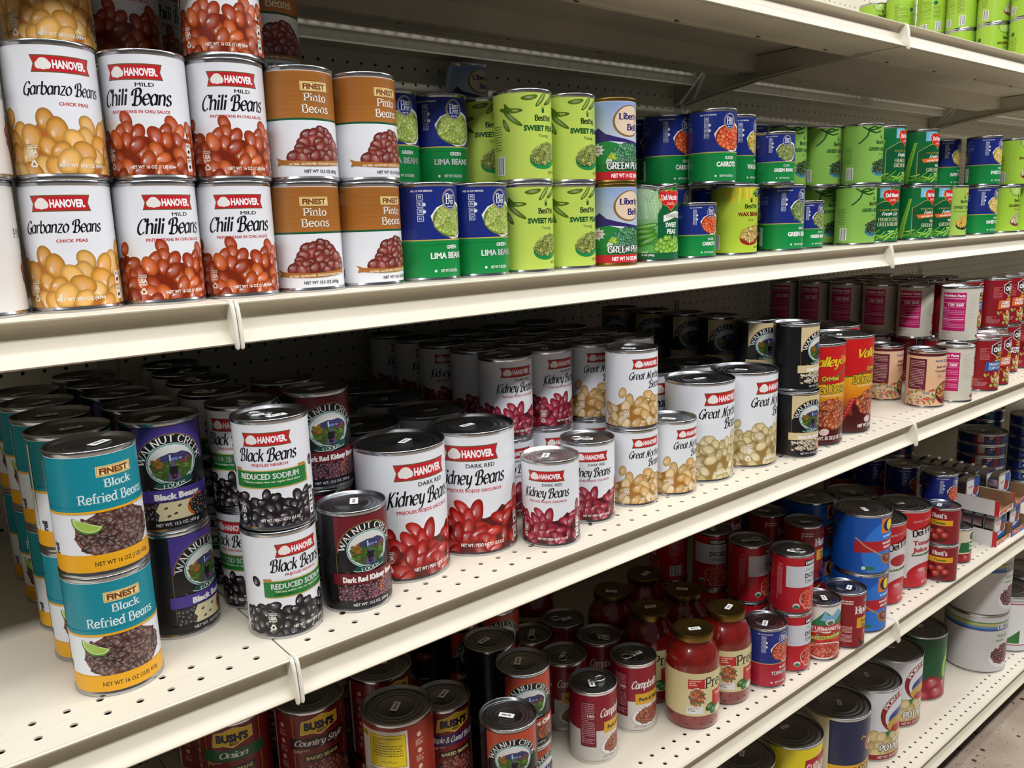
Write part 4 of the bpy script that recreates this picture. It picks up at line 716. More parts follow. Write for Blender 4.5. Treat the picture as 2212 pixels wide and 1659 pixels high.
# ------------------------------------------------------------------ shelving (millimetres; x along the aisle, front of shelves at negative y)
W = 1219.2; SEC = (0, 1, 2, 3)          # section k spans x = (k-1)*W .. k*W
Z = {1: 700.3, 2: 323.7, 3: 0.0, 4: -397.4, 5: -790.0}
YF = {1: -498.0, 2: -492.0, 3: -555.0, 4: -546.0, 5: -547.0}
ROWS = {1: (), 2: (), 3: (-531.5, -506.0), 4: (-525.0, -500.0), 5: (-527.0, -502.0)}
SHN = {1: 'top', 2: 'second', 3: 'middle', 4: 'fourth', 5: 'bottom'}
SECN = ['leftmost bay', 'left-centre bay', 'right-centre bay', 'far right bay']
def hole_cell(mb, cx, cy, s, r, n, f, depth, mi=0):
    o = []; q = []
    for i in range(n):
        a = 2 * math.pi * (i + (.5 if n == 12 else 0)) / n; c, d = math.cos(a), math.sin(a); k = s / 2 / max(abs(c), abs(d)); o.append((cx + c * k, cy + d * k)); q.append((cx + c * r, cy + d * r))
    vs = [f(x, y, 0) for x, y in o] + [f(x, y, 0) for x, y in q] + [f(x, y, depth) for x, y in q]
    fs = []
    for i in range(n):
        j = (i + 1) % n; fs += [(i, j, n + j, n + i), (n + i, n + j, 2 * n + j, 2 * n + i)]
    mb.add(vs, fs, mi)
def deck_mesh(k):
    yf = YF[k]; mb = MB(); f = lambda x, y, d: (x, y, -d); P = 25.4
    def flat(x0, x1, y0, y1): mb.add([(x0, y0, 0), (x1, y0, 0), (x1, y1, 0), (x0, y1, 0)], [(0, 1, 2, 3)])
    if ROWS[k]:
        for yr in ROWS[k]:
            for i in range(1, 48): hole_cell(mb, i * P, yr, P, 3.3, 12, f, 1.6)
        a = min(ROWS[k]) - P / 2; b = max(ROWS[k]) + P / 2
        flat(.8, W - .8, yf + 1.5, a); flat(.8, W - .8, b, -2); flat(.8, P / 2, a, b); flat(W - P / 2, W - .8, a, b)
    elif k == 1:                             # light reaches the back panel through the slots along the rear of the top deck
        for yr in (-62, -87.4):
            for i in range(1, 48): hole_cell(mb, i * P, yr, P, 5.0, 12, f, 1.6)
        flat(.8, W - .8, yf + 1.5, -100.1); flat(.8, W - .8, -49.3, -2); flat(.8, P / 2, -100.1, -49.3); flat(W - P / 2, W - .8, -100.1, -49.3)
    else: flat(.8, W - .8, yf + 1.5, -2)
    if k != 1: mb.box(.8, W - .8, yf + 100, -46, -2.2, -1.7, 1)
    else: mb.box(.8, W - .8, yf + 100, -102, -2.2, -1.7, 1)
    mb.box(.8, 2.0, yf + 2, -2, -34, -.2, 1); mb.box(W - 2, W - .8, yf + 2, -2, -34, -.2, 1)
    return mb.mesh('deck', [M['cream'], M['under']], merge=1e-5)
def lip_mesh(k):
    yf = YF[k]; P = [(2.5, -.3), (1.2, .3), (-.4, .2), (-1.4, -.8), (-1.2, -2.0), (2.0, -2.6), (6.6, -4.4), (8.8, -7.6), (9.2, -12), (8.2, -18), (5.6, -25), (2.2, -30), (-1.8, -34.0), (-3.8, -35.6), (-4.6, -37.0), (-3.6, -38.4), (-1.8, -38.2), (.4, -36.0), (4.5, -30.5), (8.6, -24), (10.8, -13), (10.4, -7), (7, -2)]
    mb = MB(); mb.prism_x([(yf + y, z) for y, z in P][::-1], 3.2, W - 3.2); return mb.mesh('price_channel', [M['creamlip']], smooth=35)
def cap_mesh(k):
    yf = YF[k]; P = [(10, 0), (0, 1.2), (-2, .4), (-4.6, -4), (-7.0, -13), (-8.6, -27), (-9.6, -38), (-9, -42), (-7, -43), (-5, -41), (-3.4, -36), (3, -30), (10, -26)]
    mb = MB(); mb.prism_x([(yf + y, z) for y, z in P][::-1], 0, 3.6); me = mb.mesh('end_cap', [M['capw']])
    bm = bmesh.new(); bm.from_mesh(me); bmesh.ops.bevel(bm, geom=[e for e in bm.edges if abs(e.verts[0].co.x - e.verts[1].co.x) < 1e-6], offset=.0009, segments=2, affect='EDGES'); bm.to_mesh(me); bm.free(); me.shade_smooth(); me.set_sharp_from_angle(angle=.9)
    return me
def under_mesh(k):
    yf = YF[k]; mb = MB()
    mb.box(3, W - 3, yf + 6, yf + 98, -36, -35); mb.box(3, W - 3, yf + 97, yf + 98, -36, -2)
    mb.box(3, W - 3, yf + 88, yf + 97, -38.2, -36)
    mb.box(3, W - 3, -205, -150, -34, -33); mb.box(3, W - 3, -206, -205, -36, -2); mb.box(3, W - 3, -150, -149, -36, -2); mb.box(3, W - 3, -196, -190, -35.4, -34); mb.box(3, W - 3, -164, -158, -35.4, -34)
    mb.box(3, W - 3, -46, -8, -38, -3)
    for i in range(6): x = 110 + i * 200; mb.box(x, x + 9, yf + 86, yf + 90, -38.5, -38.15, 1); mb.box(x + 80, x + 86, -180, -176, -34.2, -33.9, 1)
    return mb.mesh('underside_channel', [M['under'], M['dark']], merge=1e-5)
def bracket_mesh(k):
    yf = YF[k]; mb = MB(); L = yf + 60; P = [(-2, -3), (-2, -70), (-20, -76), (-60, -68), (-200, -50), (-300, -43), (L, -38.5), (L, -12), (-300, -4)]
    mb.prism_x(P[::-1], 4, 7.2); mb.prism_x([(y, z) for y, z in ((-2, -70), (-20, -76), (-60, -68), (-200, -50), (-300, -43), (-300, -42), (-200, -48.6), (-60, -66.4), (-20, -74.4), (-3.5, -69))][::-1], 4, 15)
    return mb.mesh('bracket', [M['under']])
def bracket_flip(me):
    m2 = me.copy(); co = np.empty(len(m2.vertices) * 3); m2.vertices.foreach_get('co', co); co = co.reshape(-1, 3); co[:, 0] = W * MM - co[:, 0]; m2.vertices.foreach_set('co', co.reshape(-1)); m2.flip_normals(); return m2
for k in (1, 2, 3, 4, 5):
    dm, lm, cm, um, bm_ = deck_mesh(k), lip_mesh(k), cap_mesh(k), under_mesh(k), bracket_mesh(k); bf = bracket_flip(bm_); root = None
    for s in SEC:
        if k == 5 and s == 0: continue
        o = obj('gondola_shelf', dm, None, ((s - 1) * W, 0, Z[k]))
        tag(o, 'cream steel %s shelf of the %s, with curved price channel' % (SHN[k], SECN[s]), 'shelf', 'cream gondola shelves')
        obj('price_channel', lm, o); obj('end_cap', cm, o, (.4, 0, 0)); obj('end_cap', cm, o, (W - 4.0, 0, 0)); obj('underside_channel', um, o)
        if k < 5: obj('bracket', bm_, o); obj('bracket', bf, o)
# perforated back panels, uprights, kick plate, floor
mb = MB(); P = 25.4; zr = 669.8; nz0 = -57; nz1 = 19
for i in range(1, 48):
    for j in range(nz0, nz1): hole_cell(mb, i * P, zr + j * P, P, 2.7, 8, lambda x, z, d: (x, d, z), 3.0)
zlo, zhi = zr + nz0 * P - P / 2, zr + (nz1 - 1) * P + P / 2
pm = None
mb2 = MB(); mb2.v = mb.v; mb2.f = [f[::-1] for f in mb.f]; mb2.m = mb.m
mb2.box(1, W - 1, 3.0, 4.5, zlo, zhi, 1)
panel_me = mb2.mesh('pegboard', [M['peg'], M['dark']])
# orient the perforated face to the aisle
for s in SEC:
    o = obj('pegboard_panel', panel_me, None, ((s - 1) * W, 0, 0)); tag(o, 'cream perforated back panel behind the shelves of the %s' % SECN[s], 'pegboard', 'perforated back panels')
mb = MB(); mb.box(-12.4, 12.4, -1.4, 1.0, zlo, zhi)
for j in range(int((zhi - zlo) // 50)):
    z = zlo + 12 + j * 50; mb.box(-5.6, -2.6, -1.75, -1.3, z, z + 26, 1); mb.box(2.6, 5.6, -1.75, -1.3, z, z + 26, 1)
um = mb.mesh('upright', [M['under'], M['dark']])
for i, x in enumerate((0, 1, 2, 3)):
    o = obj('slotted_upright', um, None, (x * W - (0 if x else 0), 0, 0)); tag(o, 'slotted cream steel post between the %s' % ('leftmost and left-centre bays', 'left-centre and right-centre bays', 'right-centre and far right bays', 'far right bay and the aisle end')[i], 'upright', 'slotted shelf posts')
FL = -905.0
mb = MB(); mb.box(-W, 3 * W, YF[5] + 40, YF[5] + 42, FL, -826)
o = obj('kick_plate', mb.mesh('kick_plate', [M['kick']])); tag(o, 'recessed kick plate under the bottom shelf, coloured as black shadow', 'kick plate', kind='structure'); o.name = 'trim_1'
fm = bpy.data.materials.new('speckled_floor_tile'); fm.use_nodes = True; nt = fm.node_tree; b = nt.nodes['Principled BSDF']; b.inputs['Roughness'].default_value = .45
tc = nt.nodes.new('ShaderNodeTexCoord'); n1 = nt.nodes.new('ShaderNodeTexNoise'); n1.inputs['Scale'].default_value = 7; n1.inputs['Detail'].default_value = 6
r1 = nt.nodes.new('ShaderNodeValToRGB'); r1.color_ramp.elements[0].color = (*hx('9c8a78'), 1); r1.color_ramp.elements[1].color = (*hx('b2a290'), 1); r1.color_ramp.elements[0].position = .35; r1.color_ramp.elements[1].position = .65
nt.links.new(tc.outputs['Object'], n1.inputs[0]); nt.links.new(n1.outputs[0], r1.inputs[0]); prev = r1.outputs[0]
for sc, th, cc, sx in ((30, .17, '3a3028', .5), (60, .12, '5f4a34', .6), (17, .07, '70748a', 1.2), (90, .14, '8a7660', 1.0)):
    mp = nt.nodes.new('ShaderNodeMapping'); mp.inputs['Scale'].default_value = (1, sx * 1.8, 1); mp.inputs['Rotation'].default_value = (0, 0, sc * .37); mp.inputs['Location'].default_value = (sc, 0, 0)
    v = nt.nodes.new('ShaderNodeTexVoronoi'); v.inputs['Scale'].default_value = sc; lt = nt.nodes.new('ShaderNodeMath'); lt.operation = 'LESS_THAN'; lt.inputs[1].default_value = th
    mx = nt.nodes.new('ShaderNodeMix'); mx.data_type = 'RGBA'; mx.inputs[7].default_value = (*hx(cc), 1)
    nt.links.new(tc.outputs['Object'], mp.inputs[0]); nt.links.new(mp.outputs[0], v.inputs['Vector']); nt.links.new(v.outputs['Distance'], lt.inputs[0])
    nt.links.new(lt.outputs[0], mx.inputs[0]); nt.links.new(prev, mx.inputs[6]); prev = mx.outputs[2]
nt.links.new(prev, b.inputs['Base Color'])
mb = MB(); mb.box(-2500, 6500, -4200, 60, FL - 20, FL); o = obj('floor', mb.mesh('floor', [fm])); tag(o, 'beige speckled tile floor of the aisle', 'floor', kind='structure')
mb = MB(); mb.box(-1300, 3800, 12, 30, FL, zhi + 200); o = obj('wall_back', mb.mesh('wall_back', [M['dark']])); tag(o, 'dark hollow core behind the perforated back panels', 'wall', kind='structure')

# ------------------------------------------------------------------ cans
# kind: design, rim radius, height, print scale, object name, short look, lid, pull tab
K = {}
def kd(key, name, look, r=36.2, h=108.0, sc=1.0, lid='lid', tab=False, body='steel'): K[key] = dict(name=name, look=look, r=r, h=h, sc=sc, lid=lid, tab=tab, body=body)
kd('garb', 'garbanzo_bean_can', 'white garbanzo bean can'); kd('chili', 'chili_bean_can', 'white mild chili bean can'); kd('pinto', 'pinto_bean_can', 'brown and white pinto bean can')
kd('pintow', 'pinto_bean_can', 'white field pinto bean can'); kd('lima', 'lima_bean_can', 'blue and green lima bean can'); kd('peas', 'sweet_pea_can', 'lime sweet pea can')
kd('liberty', 'green_pea_can', 'green pea can with oval badge', body='gold', lid='gold'); kd('liberty_t', 'green_pea_can', 'shaded green pea can with oval badge'); kd('dmpeas', 'sweet_pea_can', 'dented dark green sweet pea can')
kd('carrot', 'carrot_can', 'blue and green sliced carrot can'); kd('carrot_s', 'carrot_can', 'small sliced carrot can', 34.0, 82.0, .74); kd('waxb', 'wax_bean_can', 'blue and green wax bean can'); kd('waxg', 'wax_bean_can', 'lime wax bean can')
kd('frenchb', 'green_bean_can', 'blue French style green bean can'); kd('cutb_s', 'green_bean_can', 'small blue cut green bean can', 34.0, 82.0, .74); kd('greeng', 'green_bean_can', 'lime cut green bean can')
kd('dmfrench', 'green_bean_can', 'dark green French style bean can'); kd('dmwhole', 'green_bean_can', 'dark green whole bean can'); kd('corng', 'corn_can', 'lime sweet corn can'); kd('cornb', 'corn_can', 'blue sweet corn can')
kd('sauer', 'sauerkraut_can', 'lime sauerkraut can'); kd('sauer1', 'sauerkraut_can', 'bright lime sauerkraut can')
kd('refried', 'refried_bean_can', 'teal black refried bean can'); kd('wcblack', 'black_bean_can', 'black and purple black bean can'); kd('hblack', 'black_bean_can', 'white reduced sodium black bean can', tab=True)
kd('wckid', 'kidney_bean_can', 'black and maroon kidney bean can'); kd('kid40', 'kidney_bean_can', 'large white kidney bean can', 52, 150, 1.43); kd('kids', 'kidney_bean_can', 'white kidney bean can with silver lid', lid='bright'); kd('kidp', 'kidney_bean_can', 'white kidney bean can with pull tab', tab=True)
kd('kidney', 'kidney_bean_can', 'white dark red kidney bean can'); kd('gn', 'northern_bean_can', 'white great northern bean can'); kd('gn40', 'northern_bean_can', 'large white northern bean can', 52, 150, 1.43); kd('wcgn', 'northern_bean_can', 'black and cream northern bean can')
kd('valley', 'baked_bean_can', 'tall red and yellow baked bean can', 54, 174, 1.5); kd('beefveg', 'soup_can', 'peach beef vegetable soup can', h=114, sc=1.06); kd('chunkw', 'soup_can', 'grey soup can with pink nutrition panel', h=114, sc=1.06, lid='bright')
kd('chunkc', 'soup_can', 'red clam chowder can', h=114, sc=1.06, lid='bright'); kd('chunko', 'soup_can', 'red chicken noodle soup can', h=114, sc=1.06, lid='bright'); kd('chunkr', 'soup_can', 'red steak and potato soup can', h=114, sc=1.06, lid='bright')
kd('bushback', 'baked_bean_can', 'baked bean can showing its yellow back', 43, 112, 1.04); kd('bushctry', 'baked_bean_can', 'maroon country style baked bean can', 43, 112, 1.04); kd('bushonion', 'baked_bean_can', 'maroon onion baked bean can', 43, 112, 1.04); kd('bushmaple', 'baked_bean_can', 'maroon maple baked bean can', 36.2, 112, 1.04)
kd('wcchili2', 'chili_bean_can', 'front orange and black chili bean can'); kd('wcchili', 'chili_bean_can', 'orange and black chili bean can'); kd('camp', 'pork_and_bean_can', 'red and white pork and bean can', h=114, sc=1.0, tab=True, body='bright')
kd('tomb', 'tomato_can', 'blue and red diced tomato can'); kd('furm', 'tomato_can', 'tomato sauce can with mountain picture'); kd('hunt', 'tomato_can', 'dark red tomato sauce can'); kd('kirk', 'tomato_can', 'red and white diced tomato can', tab=True)
kd('org', 'tomato_can', 'wide blue tomato sauce can', 52, 117, 1.1); kd('deij', 'juice_can', 'tall white and red tomato juice can', 54, 174, 1.5); kd('deit', 'juice_can', 'tall white and red can beside the juice', 54, 174, 1.5)
kd('paste', 'tomato_can', 'small dark red tomato sauce can', 34, 82, .74); kd('tpaste', 'tomato_paste_can', 'small green and cream tomato paste can', 34, 82, .74)
kd('potn', 'potato_can', 'big navy and yellow potato can', 68, 168, 1.6); kd('potp', 'potato_can', 'big white diced potato can', 68, 168, 1.6); kd('beet', 'vegetable_can', 'big dark green can with red vegetables pictured', 66, 168, 1.6); kd('furmy', 'bean_can', 'big yellow bean can', 66, 168, 1.6); kd('gbean', 'green_bean_can', 'big green bean photo can', 64, 168, 1.6)
kd('lake', 'fruit_can', 'big white can with dark red berries pictured', 74, 158, 1.5); kd('lakew', 'fruit_can', 'big white can with red panel', 74, 158, 1.5)
kd('tuna', 'flat_food_can', 'flat red and blue can', 60, 31, .5); kd('tunab', 'flat_food_can', 'flat navy can', 50, 31, .5)
def body_mesh(r, h, m, rows=0):
    rb = r - .9; mb = MB(); mid = [(rb, z) for z in range(8, int(h) - 6, rows)] if rows else []
    mb.lathe([(0, 2.6), (r - 4, 2.6), (r - 2.2, .6), (r - 1.4, 0), (r - .4, .1), (r, .8), (r, 3), (rb, 4.4), *mid, (rb, h - 4.4), (r, h - 3.1), (r, h - .7), (r - .35, h - .12), (r - .9, h)], 72)
    return mb.mesh('can_body', [M[m]], smooth=50)
def lid_mesh(r, h, m):
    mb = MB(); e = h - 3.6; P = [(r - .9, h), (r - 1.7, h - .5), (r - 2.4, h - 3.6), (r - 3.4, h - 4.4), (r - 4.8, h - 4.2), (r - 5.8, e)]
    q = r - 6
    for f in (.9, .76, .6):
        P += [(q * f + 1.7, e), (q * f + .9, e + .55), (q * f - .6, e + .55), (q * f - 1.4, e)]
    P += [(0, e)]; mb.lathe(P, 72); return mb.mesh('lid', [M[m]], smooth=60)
def tab_mesh(h):
    mb = MB(); z = h - 2.4; R = 8.0; P = [(R * .8 * math.sin(a), -13 + R * math.cos(a), z + .5) for a in [2 * math.pi * i / 20 for i in range(20)]]
    mb.tube(P, 1.25, 8, closed=True); mb.box(-4.2, 4.2, -5.5, 3, z, z + .9); mb.lathe([(2.6, z + .8), (2.4, z + 1.8), (0, z + 2.0)], 16, 0, 0, .5); return mb.mesh('pull_tab', [M['bright']], smooth=50)
def stick_mesh(w, d):
    mb = MB(); mb.box(-w / 2, w / 2, -d / 2, d / 2, 0, .25); R = random.Random(2); x = -w * .3
    while x < w * .3: u = R.uniform(.8, 2); mb.box(x, x + u, -d * .18, d * .2, .25, .3, 1); x += u + .9
    return mb.mesh('price_sticker', [M['sticker'], M['ink']])
_mc = {}
def cached(key, fn):
    if key not in _mc: _mc[key] = fn()
    return _mc[key]
def label_mesh(kind, rows=0):
    c = K[kind]; rb = c['r'] - .9; Hl = c['h'] - (9.4 if c['h'] > 40 else 7); sc = c['sc']
    fn = globals().get('d_' + {'kids': 'kidney', 'kidp': 'kidney', 'carrot_s': 'carrot', 'cutb_s': 'cutb', 'liberty_t': 'liberty', 'sauer1': 'sauer', 'wcchili2': 'wcchili'}.get(kind, kind))
    a = Art(rb / sc, Hl / sc, 'eceef3'); a.net = '8.25 OZ (234g)' if kind.endswith('_s') else ('14.5 OZ (411g)' if kind in ('carrot', 'waxb', 'frenchb') else '15 OZ (425g)'); fn(a); a.T = [t * sc for t in a.T]; a.W *= sc; a.H *= sc
    return a.build(4.7 if c['h'] > 40 else 3.5, rb, rows=rows)
LIDR = random.Random(77)
def dent_copy(me, ang, z0, rz, ra, depth):
    m2 = me.copy(); n = len(m2.vertices); co = np.empty(n * 3); m2.vertices.foreach_get('co', co); co = co.reshape(-1, 3) / MM
    a = np.arctan2(co[:, 0], -co[:, 1]); da = (a - ang + math.pi) % (2 * math.pi) - math.pi; rr = np.hypot(co[:, 0], co[:, 1])
    f = np.clip(1 - np.abs(da) / ra, 0, 1) * np.clip(1 - np.abs(co[:, 2] - z0) / rz, 0, 1) * np.clip((rr - 15) / 20, 0, 1)
    co[:, 0] *= 1 - f * depth / np.maximum(rr, 1); co[:, 1] *= 1 - f * depth / np.maximum(rr, 1); co[:, 2] -= f * depth * .45 * (co[:, 2] > z0 - 4)
    m2.vertices.foreach_set('co', (co * MM).reshape(-1)); m2.update(); return m2
def make_can(kind, x, y, z, rot, top, label, group, dent=None):
    c = K[kind]; r, h = c['r'], c['h']
    bm_ = cached(('b', r, h, c['body']), lambda: body_mesh(r, h, c['body'])); lb = cached(('l', kind), lambda: label_mesh(kind)); ld = cached(('d', r, h, c['lid']), lambda: lid_mesh(r, h, c['lid']))
    if dent: bm_, lb, ld = (dent_copy(m, *dent) for m in (cached(('bd', r, h), lambda: body_mesh(r, h, c['body'], 3)), label_mesh(kind, 3), ld))
    o = obj(c['name'], bm_, None, (x, y, z), -math.radians(rot)); tag(o, label, 'can', group)
    obj('label', lb, o); l = obj('lid', ld, o)
    if top:
        if c['tab']: obj('pull_tab', cached(('t', h), lambda: tab_mesh(h)), l, rz=LIDR.uniform(-2.6, 2.6))
        st = cached('st', lambda: stick_mesh(19, 8.5)); q = obj('price_sticker', st, l, (LIDR.uniform(-8, 8), LIDR.uniform(-6, 8), h - 2.95), LIDR.uniform(-1.2, 1.2) + math.radians(rot))
    return o
